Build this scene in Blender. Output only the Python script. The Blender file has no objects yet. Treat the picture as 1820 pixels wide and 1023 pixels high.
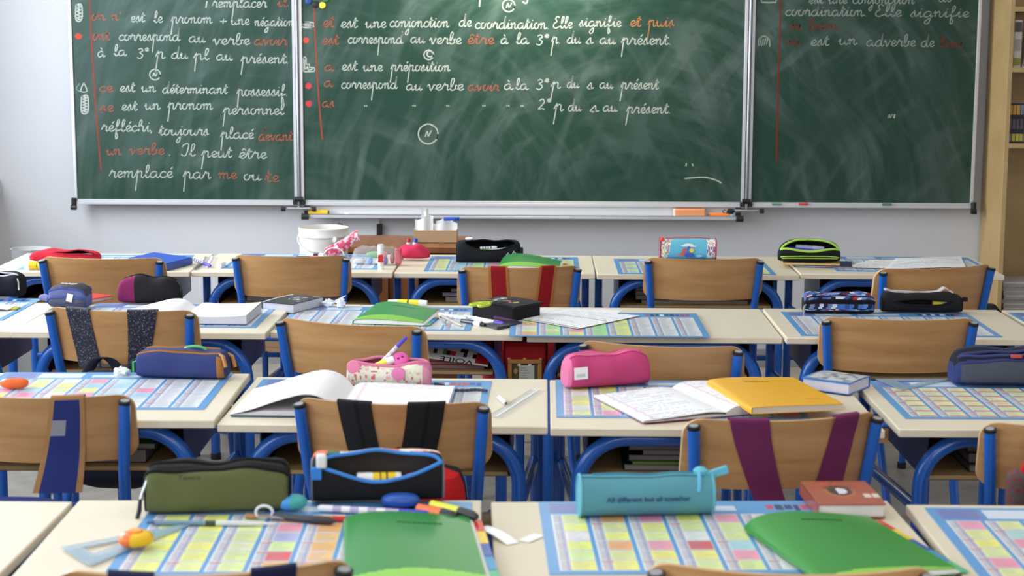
import bpy, math, random, unicodedata
from mathutils import Vector, Matrix
PI = math.pi
SC = bpy.context.scene
COL = SC.collection
random.seed(11)

# ------------------------------------------------------------------ camera
FPX, CXP, CYP = 2974.0, 910.0, 511.5          # focal length and centre in photo pixels (1820 x 1023)
PITCH, ROLL, YAW, CAMH = math.radians(8.44), math.radians(-.21), math.radians(-.72), 1.478
cy_, sy_, cp_, sp_, cr_, sr_ = math.cos(YAW), math.sin(YAW), math.cos(PITCH), math.sin(PITCH), math.cos(ROLL), math.sin(ROLL)
VM = Matrix(((cr_, 0, -sr_), (0, 1, 0), (sr_, 0, cr_))) @ Matrix(((1, 0, 0), (0, cp_, -sp_), (0, sp_, cp_))) @ Matrix(((cy_, -sy_, 0), (sy_, cy_, 0), (0, 0, 1)))
cam_d = bpy.data.cameras.new('camera'); cam = bpy.data.objects.new('camera', cam_d); COL.objects.link(cam)
r0, r1, r2 = VM[0], VM[1], VM[2]
cam.matrix_world = Matrix(((r0[0], r2[0], -r1[0], 0), (r0[1], r2[1], -r1[1], 0), (r0[2], r2[2], -r1[2], CAMH), (0, 0, 0, 1)))
cam_d.sensor_width = 36; cam_d.lens = FPX / 1820 * 36; cam_d.clip_start = .05
cam_d.dof.use_dof = True; cam_d.dof.focus_distance = 5.0; cam_d.dof.aperture_fstop = 6.3
SC.camera = cam

# ------------------------------------------------------------------ exposure, sky, lamps
SC.view_settings.view_transform = 'Standard'; SC.view_settings.look = 'None'
SC.view_settings.gamma = 1.0; SC.view_settings.use_curve_mapping = False
SC.view_settings.exposure = -0.12
WD = bpy.data.worlds.new('sky'); SC.world = WD; WD.use_nodes = True
WD.node_tree.nodes['Background'].inputs[0].default_value = (.72, .82, 1, 1)
WD.node_tree.nodes['Background'].inputs[1].default_value = 1.0
def area(name, loc, direction, sx, sy, watts, colour, spread=PI):
    l = bpy.data.lights.new(name, 'AREA'); l.shape = 'RECTANGLE'; l.size = sx; l.size_y = sy
    l.energy = watts; l.color = colour; l.spread = spread
    o = bpy.data.objects.new(name, l); COL.objects.link(o); o.location = loc
    o.rotation_euler = Vector(direction).to_track_quat('-Z', 'Y').to_euler(); return o
WIN = [(-.6, 1.4), (2.1, 4.1), (4.8, 6.8)]          # the windows of the left wall, their y ranges
XL, XR, YB, YF, ZC = -2.62, 4.3, 7.56, -2.2, 3.0    # room
for i, (a, b) in enumerate(WIN):
    area('window_daylight', (XL - .03, (a + b) / 2, 1.75), (1, 0, -.08), b - a, 1.5, (46, 52, 108)[i], (.82, .90, 1))
LAMPS = [(-1.1, .6), (1.1, .6), (3.0, .6), (-1.1, 3.1), (1.1, 3.1), (3.0, 3.1)]
for (x, y) in LAMPS:
    area('ceiling_tube_light', (x, y, ZC - .09), (0, 0, -1), 1.2, .22, 7.5 if x < 2 else 4, (1, .95, .87))
area('rear_fill_light', (.6, YF - .2, 1.8), (0, 1, -.05), 3.0, 1.5, 55, (.94, .96, 1))  # soft fill added behind the camera for chair backs and board
area('board_lamp_light', (-.02, 7.16, 2.13), (0, .5, -1), .5, .05, 25, (1, .95, .78))

# ------------------------------------------------------------------ pixel -> place
def ray(px, py): return VM.transposed() @ Vector(((px - CXP) / FPX, 1, -(py - CYP) / FPX))
def atz(px, py, z):
    r = ray(px, py); t = (z - CAMH) / r.z; return Vector((r.x * t, r.y * t, z))
def aty(px, py, y):
    r = ray(px, py); t = y / r.y; return Vector((r.x * t, y, CAMH + r.z * t))

# ------------------------------------------------------------------ materials
def lin(c):
    return tuple((v / 255 / 12.92 if v / 255 <= .04045 else ((v / 255 + .055) / 1.055) ** 2.4) for v in c[:3])
def lin4(c): return lin(c) + (1,)
MATS = {}
def newmat(name):
    m = bpy.data.materials.new(name); m.use_nodes = True; MATS[name] = m
    nt = m.node_tree; return m, nt.nodes, nt.links, nt.nodes['Principled BSDF']
def noise(N, scale, detail=3, rough=.5):
    n = N.new('ShaderNodeTexNoise'); n.inputs['Scale'].default_value = scale
    n.inputs['Detail'].default_value = detail; n.inputs['Roughness'].default_value = rough; return n
def mapped(N, L, tex, scale, coord='Object', rot=(0, 0, 0)):
    tc = N.new('ShaderNodeTexCoord'); mp = N.new('ShaderNodeMapping')
    mp.inputs['Scale'].default_value = scale; mp.inputs['Rotation'].default_value = rot
    L.new(tc.outputs[coord], mp.inputs[0]); L.new(mp.outputs[0], tex.inputs['Vector']); return mp
def ramp(N, stops):
    r = N.new('ShaderNodeValToRGB'); e = r.color_ramp.elements
    while len(e) < len(stops): e.new(.5)
    for el, (p, c) in zip(e, stops): el.position = p; el.color = c if len(c) == 4 else lin4(c)
    return r
def bump(N, L, src, b, strength, dist=.001):
    bp = N.new('ShaderNodeBump'); bp.inputs['Strength'].default_value = strength; bp.inputs['Distance'].default_value = dist
    L.new(src, bp.inputs['Height']); L.new(bp.outputs[0], b.inputs['Normal'])
def plain(name, c, rough=.5, metal=0, spec=.5, var=0, vscale=20, coat=0, bmp=0, bscale=300):
    m, N, L, b = newmat(name)
    b.inputs['Base Color'].default_value = lin4(c); b.inputs['Roughness'].default_value = rough
    b.inputs['Metallic'].default_value = metal; b.inputs['Specular IOR Level'].default_value = spec
    b.inputs['Coat Weight'].default_value = coat
    if var:
        n = noise(N, vscale); mapped(N, L, n, (1, 1, 1))
        r = ramp(N, [(.3, tuple(max(0, v - var) for v in c)), (.7, tuple(min(255, v + var) for v in c))])
        L.new(n.outputs[0], r.inputs[0]); L.new(r.outputs[0], b.inputs['Base Color'])
    if bmp:
        n2 = noise(N, bscale); mapped(N, L, n2, (1, 1, 1)); bump(N, L, n2.outputs[0], b, bmp)
    return m
def printed(name, rough, spec=.5, bmp=0, bscale=400, coat=0):       # takes the print colours of the mesh
    m, N, L, b = newmat(name)
    a = N.new('ShaderNodeVertexColor'); a.layer_name = 'Col'
    L.new(a.outputs[0], b.inputs['Base Color']); b.inputs['Roughness'].default_value = rough
    b.inputs['Specular IOR Level'].default_value = spec; b.inputs['Coat Weight'].default_value = coat
    if bmp:
        n = noise(N, bscale); mapped(N, L, n, (1, 1, 1)); bump(N, L, n.outputs[0], b, bmp)
    return m
printed('print', .55, .35); printed('gloss', .28, .5); printed('fabric', .85, .25, .5, 500); printed('plastic', .32, .5)
printed('matte', .7, .3); printed('chalk', 1, .05)
plain('laminate', (224, 212, 188), .42, var=3, vscale=3, bmp=.03)
plain('laminate_edge', (214, 203, 178), .5, var=4, vscale=12)
plain('blue_enamel', (30, 98, 190), .26, spec=.55, coat=.3, bmp=.04, bscale=60)
plain('navy_steel', (20, 36, 88), .35, spec=.5)
plain('black_plastic', (26, 26, 28), .4)
plain('wall_paint', (207, 207, 210), .75, var=2, vscale=2, bmp=.05, bscale=120)
plain('ceiling_paint', (232, 230, 224), .9)
plain('floor_vinyl', (158, 150, 136), .45, var=10, vscale=14, bmp=.02)
plain('aluminium', (200, 200, 204), .4, metal=.25)
plain('white_metal', (226, 226, 226), .4)
plain('grey_paint', (150, 152, 154), .5)
plain('steel', (180, 182, 186), .25, metal=1)
plain('shelf_wood', (184, 154, 104), .5, var=8, vscale=5)
plain('chalkless', (206, 206, 200), .8)
m, N, L, b = newmat('lamp_diffuser'); b.inputs['Emission Color'].default_value = (1, .95, .87, 1); b.inputs['Emission Strength'].default_value = 2.5
def wood(name, c0, c1, sc=(3, 3, 40), rough=.38, wave=True):
    m, N, L, b = newmat(name)
    n = noise(N, 1.0, 4, .6); mp = mapped(N, L, n, sc)
    oi = N.new('ShaderNodeObjectInfo'); add = N.new('ShaderNodeVectorMath'); add.operation = 'ADD'
    ml = N.new('ShaderNodeVectorMath'); ml.operation = 'SCALE'; ml.inputs[3].default_value = 37.0
    cb = N.new('ShaderNodeCombineXYZ'); L.new(oi.outputs['Random'], cb.inputs[0]); L.new(oi.outputs['Random'], cb.inputs[2])
    L.new(cb.outputs[0], ml.inputs[0]); L.new(mp.outputs[0], add.inputs[0]); L.new(ml.outputs[0], add.inputs[1]); L.new(add.outputs[0], n.inputs['Vector'])
    r = ramp(N, [(.28, c0), (.72, c1)]); L.new(n.outputs[0], r.inputs[0])
    hv = N.new('ShaderNodeHueSaturation'); vr = N.new('ShaderNodeMapRange'); vr.inputs[3].default_value = .88; vr.inputs[4].default_value = 1.08
    L.new(oi.outputs['Random'], vr.inputs[0]); L.new(vr.outputs[0], hv.inputs['Value']); L.new(r.outputs[0], hv.inputs['Color'])
    L.new(hv.outputs[0], b.inputs['Base Color']); b.inputs['Roughness'].default_value = rough; b.inputs['Specular IOR Level'].default_value = .4
    b.inputs['Coat Weight'].default_value = .12; b.inputs['Coat Roughness'].default_value = .25
    return m
wood('beech_ply', (170, 122, 74), (204, 158, 106), (2.6, 2.6, 24))
wood('ply_edge', (200, 158, 108), (214, 178, 130), (2, 2, 160))
wood('brown_wood', (120, 72, 38), (150, 94, 52), (30, 3, 2))
m, N, L, b = newmat('clear_plastic')
b.inputs['Base Color'].default_value = (.93, .96, .98, 1); b.inputs['Roughness'].default_value = .12; b.inputs['Alpha'].default_value = .26
m, N, L, b = newmat('blue_clear')
b.inputs['Base Color'].default_value = lin4((168, 196, 214)); b.inputs['Roughness'].default_value = .12; b.inputs['Alpha'].default_value = .5
m, N, L, b = newmat('bag_film')
b.inputs['Base Color'].default_value = (.9, .93, .92, 1); b.inputs['Roughness'].default_value = .1; b.inputs['Alpha'].default_value = .16
n = noise(N, 38, 3, .6); mapped(N, L, n, (1, 1, 1)); bump(N, L, n.outputs[0], b, .8, .004)
m, N, L, b = newmat('sparkle_fabric'); n = noise(N, 260, 2, .6); mapped(N, L, n, (1, 1, 1))
r = ramp(N, [(.57, (30, 32, 50)), (.68, (150, 148, 160))]); L.new(n.outputs[0], r.inputs[0]); L.new(r.outputs[0], b.inputs['Base Color']); b.inputs['Roughness'].default_value = .7
# blackboard: dark green lacquer with wiped chalk dust in sweeping arcs
m, N, L, b = newmat('board_green')
def smear(rot, scale, nscale, lo, hi, warp):
    tc = N.new('ShaderNodeTexCoord'); w = noise(N, warp, 1, .4); L.new(tc.outputs['Object'], w.inputs['Vector'])
    sub = N.new('ShaderNodeVectorMath'); sub.operation = 'MULTIPLY_ADD'
    L.new(w.outputs['Color'], sub.inputs[0]); sub.inputs[1].default_value = (.55, 0, .45); L.new(tc.outputs['Object'], sub.inputs[2])
    mp = N.new('ShaderNodeMapping'); mp.inputs['Rotation'].default_value = (0, rot, 0); mp.inputs['Scale'].default_value = scale
    L.new(sub.outputs[0], mp.inputs[0]); n = noise(N, nscale, 4, .55); L.new(mp.outputs[0], n.inputs['Vector'])
    r = N.new('ShaderNodeMapRange'); r.inputs[1].default_value = lo; r.inputs[2].default_value = hi; L.new(n.outputs[0], r.inputs[0]); return r.outputs[0]
def mth(op, a, c):
    x = N.new('ShaderNodeMath'); x.operation = op
    for i, v in enumerate((a, c)):
        if isinstance(v, (int, float)): x.inputs[i].default_value = v
        else: L.new(v, x.inputs[i])
    x.use_clamp = True; return x.outputs[0]
def sweep(cx, cz, kr, ka, lo, hi, off):              # arcs wiped around (cx, cz)
    tc = N.new('ShaderNodeTexCoord'); w = noise(N, 2.2, 1, .4); L.new(tc.outputs['Object'], w.inputs['Vector'])
    wv = N.new('ShaderNodeVectorMath'); wv.operation = 'MULTIPLY_ADD'; L.new(w.outputs['Color'], wv.inputs[0]); wv.inputs[1].default_value = (.16, 0, .16); L.new(tc.outputs['Object'], wv.inputs[2])
    sx = N.new('ShaderNodeSeparateXYZ'); L.new(wv.outputs[0], sx.inputs[0])
    def m2(op, a, c):
        x = N.new('ShaderNodeMath'); x.operation = op
        for i, v in enumerate((a, c)):
            if isinstance(v, (int, float)): x.inputs[i].default_value = v
            else: L.new(v, x.inputs[i])
        return x.outputs[0]
    dx, dz = m2('SUBTRACT', sx.outputs[0], cx), m2('SUBTRACT', sx.outputs[2], cz)
    r_ = m2('SQRT', m2('ADD', m2('MULTIPLY', dx, dx), m2('MULTIPLY', dz, dz)), 0); t_ = m2('ARCTAN2', dz, dx)
    cb = N.new('ShaderNodeCombineXYZ'); L.new(m2('MULTIPLY', r_, kr), cb.inputs[0]); L.new(m2('MULTIPLY', t_, ka), cb.inputs[1]); cb.inputs[2].default_value = off
    n = noise(N, 1.0, 4, .55); L.new(cb.outputs[0], n.inputs['Vector'])
    rr = N.new('ShaderNodeMapRange'); rr.inputs[1].default_value = lo; rr.inputs[2].default_value = hi; L.new(n.outputs[0], rr.inputs[0]); return rr.outputs[0]
s1 = mth('ADD', sweep(.55, .55, 13, 2.2, .47, .75, 1.7), mth('MULTIPLY', sweep(-1.0, .35, 12, 2.4, .48, .76, 5.2), .8)); s2 = mth('ADD', sweep(2.3, .4, 12, 2.2, .5, .78, 9.1), mth('MULTIPLY', smear(-.35, (7, 1, .9), 1.9, .54, .84, 1.6), .6)); s3 = smear(.1, (1.4, 1, 1.4), 1.3, .35, .7, .9)
tot = mth('ADD', mth('MULTIPLY', mth('ADD', s1, s2), mth('ADD', mth('MULTIPLY', s3, .8), .15)), mth('MULTIPLY', s3, .12))
fac = mth('MULTIPLY', tot, .24)
mx = N.new('ShaderNodeMix'); mx.data_type = 'RGBA'; L.new(fac, mx.inputs[0])
mx.inputs[6].default_value = lin4((20, 56, 42)); mx.inputs[7].default_value = lin4((150, 166, 160)); L.new(mx.outputs[2], b.inputs['Base Color'])
b.inputs['Roughness'].default_value = .42; b.inputs['Specular IOR Level'].default_value = .3

# ------------------------------------------------------------------ mesh building
class MB:
    def __init__(s): s.v = []; s.f = []; s.c = []; s.s = []; s.mi = []
    def add(s, vs, fs, col=(200, 200, 200), M=None, smooth=False, mi=0):
        o = len(s.v)
        for p in vs:
            p = Vector(p); s.v.append(M @ p if M else p)
        for i, f in enumerate(fs):
            s.f.append([o + k for k in f]); s.s.append(smooth); s.mi.append(mi)
            s.c.append(col[i] if isinstance(col, list) else col)
        return s
    def box(s, x0, x1, y0, y1, z0, z1, col=(200, 200, 200), M=None, mi=0):
        vs = [(x, y, z) for z in (z0, z1) for y in (y0, y1) for x in (x0, x1)]
        return s.add(vs, [(0, 2, 3, 1), (4, 5, 7, 6), (0, 1, 5, 4), (2, 6, 7, 3), (0, 4, 6, 2), (1, 3, 7, 5)], col, M, False, mi)
    def tube(s, pts, r, n=12, col=(200, 200, 200), M=None, closed=False, caps=True, mi=0):
        P = [Vector(p) for p in pts]; K = len(P); R = r if isinstance(r, (list, tuple)) else [r] * K
        vs, fs = [], []; up = None
        for i in range(K):
            if closed: d = P[(i + 1) % K] - P[i - 1]
            else: d = P[min(i + 1, K - 1)] - P[max(i - 1, 0)]
            d.normalize()
            if up is None: up = Vector((0, 0, 1)) if abs(d.z) < .9 else Vector((0, 1, 0))
            a = (up - d * up.dot(d)).normalized(); bb = d.cross(a); up = a
            for k in range(n):
                t = 2 * PI * k / n; vs.append(P[i] + (a * math.cos(t) + bb * math.sin(t)) * R[i])
        for i in range(K if closed else K - 1):
            j = (i + 1) % K
            for k in range(n):
                q = (k + 1) % n; fs.append((i * n + k, i * n + q, j * n + q, j * n + k))
        s.add(vs, fs, col, M, True, mi)
        if caps and not closed:
            o = len(s.v); s.v += s.v[o - len(vs):o - len(vs) + n] + s.v[o - n:]
            s.f += [[o + k for k in reversed(range(n))], [o + n + k for k in range(n)]]; s.s += [False] * 2
            s.c += [col if not isinstance(col, list) else col[0]] * 2; s.mi += [mi] * 2
        return s
    def lathe(s, prof, n=24, col=(200, 200, 200), M=None, mi=0):      # prof: (r, z[, colour]) along +z
        vs, fs, cs = [], [], []
        for p in prof:
            for k in range(n):
                t = 2 * PI * k / n; vs.append((p[0] * math.cos(t), p[0] * math.sin(t), p[1]))
        for i in range(len(prof) - 1):
            for k in range(n):
                q = (k + 1) % n; fs.append((i * n + k, i * n + q, (i + 1) * n + q, (i + 1) * n + k))
                cs.append(prof[i][2] if len(prof[i]) > 2 else col)
        return s.add(vs, fs, cs, M, True, mi)
    def sheet(s, f, nu, nv, th, col=(240, 240, 240), M=None, smooth=True, edge=None, down=None):   # slab under the surface f(u, v)
        vs = [Vector(f(i / nu, j / nv)) for j in range(nv + 1) for i in range(nu + 1)]; K = len(vs)
        dn = Vector(down) if down else Vector((0, 0, -th))
        vs2 = vs + [p + dn for p in vs]; w = nu + 1
        fs, cs, rim = [], [], []
        for j in range(nv):
            for i in range(nu):
                a = j * w + i; fs.append((a, a + 1, a + w + 1, a + w))
                cs.append(col((i + .5) / nu, (j + .5) / nv) if callable(col) else col)
        bottom = [tuple(K + k for k in reversed(q)) for q in fs]
        ring = list(range(nu)) + [nu + j * w for j in range(nv)] + [nv * w + i for i in range(nu, 0, -1)] + [j * w for j in range(nv, 0, -1)]
        for a, c in zip(ring, ring[1:] + ring[:1]): rim.append((c, a, K + a, K + c))
        ec = edge or (col if not callable(col) else (235, 233, 228))
        s.add(vs, fs, cs, M, smooth); s.add(vs2[K:], [tuple(k - K for k in q) for q in bottom], ec, M, smooth)
        return s.add(vs2, rim, ec, M, False)
    def prism(s, out, z0, z1, col=(200, 200, 200), M=None, mi=0, smooth=False):
        n = len(out); vs = [(x, y, z0) for x, y in out] + [(x, y, z1) for x, y in out]
        s.add(vs, [tuple(reversed(range(n))), tuple(range(n, 2 * n))], col, M, False, mi)
        return s.add(vs, [(i, (i + 1) % n, n + (i + 1) % n, n + i) for i in range(n)], col, M, smooth, mi)
    def quad(s, a, b, c, d, col): return s.add([a, b, c, d], [(0, 1, 2, 3)], col)
    def build(s, name, mats, parent=None, bevel=0, seg=2, subsurf=0):
        me = bpy.data.meshes.new(name); me.from_pydata(s.v, [], s.f)
        for mt in (mats if isinstance(mats, (list, tuple)) else [mats]): me.materials.append(MATS[mt])
        me.polygons.foreach_set('use_smooth', s.s); me.polygons.foreach_set('material_index', s.mi)
        ca = me.color_attributes.new('Col', 'FLOAT_COLOR', 'CORNER'); buf = []
        for p, c in zip(me.polygons, s.c):
            buf += list(lin4(c)) * p.loop_total
        ca.data.foreach_set('color', buf); me.set_sharp_from_angle(angle=.75); me.update()
        o = bpy.data.objects.new(name, me); COL.objects.link(o)
        if parent: o.parent = parent
        if bevel:
            bv = o.modifiers.new('bevel', 'BEVEL'); bv.width = bevel; bv.segments = seg; bv.limit_method = 'ANGLE'; bv.angle_limit = .7
        if subsurf:
            ss = o.modifiers.new('sub', 'SUBSURF'); ss.levels = subsurf; ss.render_levels = subsurf
        return o
def tag(o, label, cat, group=None):
    o['label'] = label; o['category'] = cat
    if group: o['group'] = group
    return o
def thing(name, label, cat, loc=(0, 0, 0), rz=0, group=None, scale=1):
    o = bpy.data.objects.new(name, None); COL.objects.link(o); o.empty_display_size = .05
    o.location = loc; o.rotation_euler = (0, 0, rz); o.scale = (scale,) * 3
    return tag(o, label, cat, group)
def struct(name, mb, mat, parent=None, bevel=0):
    o = mb.build(name, mat, parent, bevel)
    if not parent: o['kind'] = 'structure'
    return o
def kids(o): return [c for c in bpy.data.objects if c.parent == o]
def dup(o, parent=None):
    c = o.copy(); COL.objects.link(c)
    if parent: c.parent = parent
    for k in kids(o): dup(k, c)
    return c
def lettering(text, size, parent, loc, rot, col, align='CENTER', name='lettering', mat='matte', extrude=.0002, xs=1, shear=0, bold=0):
    cu = bpy.data.curves.new(name, 'FONT'); cu.body = text; cu.size = size; cu.align_x = align; cu.extrude = extrude; cu.shear = shear; cu.offset = bold
    o = bpy.data.objects.new(name, cu); COL.objects.link(o)
    key = 'ink_%d_%d_%d' % tuple(col)
    if key not in MATS: plain(key, col, .6)
    bpy.context.view_layer.update()
    me = bpy.data.meshes.new_from_object(o.evaluated_get(bpy.context.evaluated_depsgraph_get())); bpy.data.objects.remove(o)
    me.materials.clear(); me.materials.append(MATS[key]); o = bpy.data.objects.new(name, me); COL.objects.link(o)
    o.location = loc; o.rotation_euler = rot; o.scale = (xs, 1, 1)
    if parent: o.parent = parent
    return o
def sgp(v, p): return math.copysign(abs(v) ** p, v)
def arc(cx, cz, r, a0, a1, n): return [(cx + r * math.cos(a0 + (a1 - a0) * i / n), cz + r * math.sin(a0 + (a1 - a0) * i / n)) for i in range(n + 1)]
def smooth_path(pts, k=6):
    P = [Vector(p) for p in pts]; out = []
    for i in range(len(P) - 1):
        p0, p1, p2, p3 = P[max(i - 1, 0)], P[i], P[i + 1], P[min(i + 2, len(P) - 1)]
        for j in range(k):
            t = j / k
            out.append(.5 * ((2 * p1) + (p2 - p0) * t + (2 * p0 - 5 * p1 + 4 * p2 - p3) * t * t + (3 * p1 - p0 - 3 * p2 + p3) * t ** 3))
    return out + [P[-1]]

# ================================================================== the room
struct('floor', MB().box(XL - .3, XR + .1, YF - .1, YB + .1, -.1, 0), 'floor_vinyl')
struct('ceiling', MB().box(XL - .3, XR + .1, YF - .1, YB + .1, ZC, ZC + .1), 'ceiling_paint')
struct('wall_back', MB().box(XL - .3, XR + .1, YB, YB + .1, 0, ZC), 'wall_paint')
struct('wall_front', MB().box(XL - .3, -.9, YF - .1, YF, 0, ZC).box(2.1, XR + .1, YF - .1, YF, 0, ZC).box(-.9, 2.1, YF - .1, YF, 0, 1.05).box(-.9, 2.1, YF - .1, YF, 2.55, ZC), 'wall_paint')
fr = MB(); [fr.box(x - .03, x + .03, YF - .08, YF - .03, 1.05, 2.55) for x in (-.87, .6, 2.07)]; fr.box(-.84, 2.04, YF - .08, YF - .03, 1.05, 1.1); fr.box(-.84, 2.04, YF - .08, YF - .03, 2.5, 2.55)
struct('window_4', fr, 'white_metal')  # made-up window frame, added around the rear fill light
struct('wall_right', MB().box(XR, XR + .1, YF, YB, 0, ZC), 'wall_paint')
wl = MB(); ys = [YF] + [v for w in WIN for v in w] + [YB]
Z0, Z1 = .95, 2.55
for i in range(0, len(ys), 2): wl.box(XL - .3, XL, ys[i], ys[i + 1], 0, ZC)
for a, c in WIN: wl.box(XL - .3, XL, a, c, 0, Z0); wl.box(XL - .3, XL, a, c, Z1, ZC)
struct('wall_left', wl, 'wall_paint')
for k, (a, c) in enumerate(WIN):
    fr = MB(); t = .05; x0, x1 = XL - .16, XL - .1
    fr.box(x0, x1, a, c, Z0, Z0 + t); fr.box(x0, x1, a, c, Z1 - t, Z1); fr.box(x0, x1, a, a + t, Z0 + t, Z1 - t); fr.box(x0, x1, c - t, c, Z0 + t, Z1 - t)
    fr.box(x0, x1, (a + c) / 2 - .035, (a + c) / 2 + .035, Z0 + t, Z1 - t)
    struct('window_%d' % (k + 1), fr, 'white_metal')
struct('shade_ledge', MB().box(XL, XL + .2, YF + .01, YB - .001, .78, .84).box(XL, XL + .16, YF + .01, YB - .001, 0, .78), 'white_metal')  # unseen ledge, added to shade the low left corner of the back wall
struct('baseboard_back', MB().box(XL, XR, YB - .012, YB, 0, .08), 'grey_paint')
for (x, y) in LAMPS:
    t = thing('ceiling_light', 'white fluorescent ceiling light above the desks', 'ceiling light', (x, y, ZC), 0, 'ceiling lights')
    hs = MB(); hs.box(-.66, .66, -.15, .15, -.05, 0); hs.build('housing', 'white_metal', t)
    MB().box(-.62, .62, -.125, .125, -.065, -.05).build('diffuser', 'lamp_diffuser', t)
t = thing('board_lamp', 'long white lamp on arms above the middle of the blackboard', 'lamp', (-.02, YB, 2.16))
MB().box(-.3, .3, -.45, -.33, 0, .07).build('housing', 'white_metal', t)
am = MB(); [am.box(x - .01, x + .01, -.4, 0, .03, .05) for x in (-.2, .2)]; am.build('arm', 'white_metal', t)

# ================================================================== blackboard
YP = 7.47
def bp(px, py): p = aty(px, py, YP); return p.x, p.z
zb = .757; zt = 1.96
xl0, xl1 = bp(124, 357)[0] + .012, bp(529.5, 357)[0]; xc0, xc1 = bp(535.5, 357)[0], bp(1322, 361)[0]; xr0, xr1 = bp(1329, 361)[0], bp(1729, 365)[0]
xl0 = bp(133, 360)[0]
board = thing('blackboard', 'large three-panel green chalkboard on the back wall covered with French handwriting', 'blackboard', (0, YP, 0))
def panel(nm, x0, x1):
    p = MB().box(x0, x1, 0, .02, zb, zt).build(nm, 'board_green', board)
    f = MB(); w = .014
    f.box(x0, x0 + w, -.008, .024, zb, zt); f.box(x1 - w, x1, -.008, .024, zb, zt); f.box(x0, x1, -.008, .024, zt - w, zt)
    f.box(x0, x1, -.012, .024, zb - .017, zb - .003); f.box(x0, x1, -.008, .024, zb - .003, zb + .006)
    f.build('aluminium_frame', 'aluminium', p, .0015)
    return p
PLW = panel('left_wing', xl0, xl1); PC = panel('centre_panel', xc0, xc1); PRW = panel('right_wing', xr0, xr1)
for x in ((xl1 + xc0) / 2, (xc1 + xr0) / 2):
    h = MB(); h.tube([(x, -.012, zb), (x, -.012, zt)], .006, 10); h.build('hinge_rod', 'steel', board)
    h = MB(); h.box(x - .028, x + .028, -.02, .03, zb - .014, zb + .008); h.tube([(x - .018, -.02, zb + .012), (x + .018, -.02, zb + .012)], .011, 10); h.build('hinge', 'black_plastic', board, .003)
    h = MB(); h.tube([(x - .052, -.03, zb - .03), (x + .052, -.03, zb - .03)], .008, 10); h.tube([(x, -.02, zb - .03), (x, -.02, zb)], .007, 8); h.build('hinge_foot', 'steel', board)
    for sx in (-1, 1): MB().tube([(x + sx * .06, -.03, zb - .031), (x + sx * .078, -.03, zb - .031)], .011, 10).build('hinge_cap', 'black_plastic', board)
for x in (xl0, xr1):
    h = MB(); h.tube([(x, -.014, zb - .02), (x, -.014, zb + .012)], .012, 10); h.tube([(x - .012, -.02, zb - .03), (x + .012, -.02, zb - .03)], .012, 10); h.build('corner_cap', 'black_plastic', board)

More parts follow.
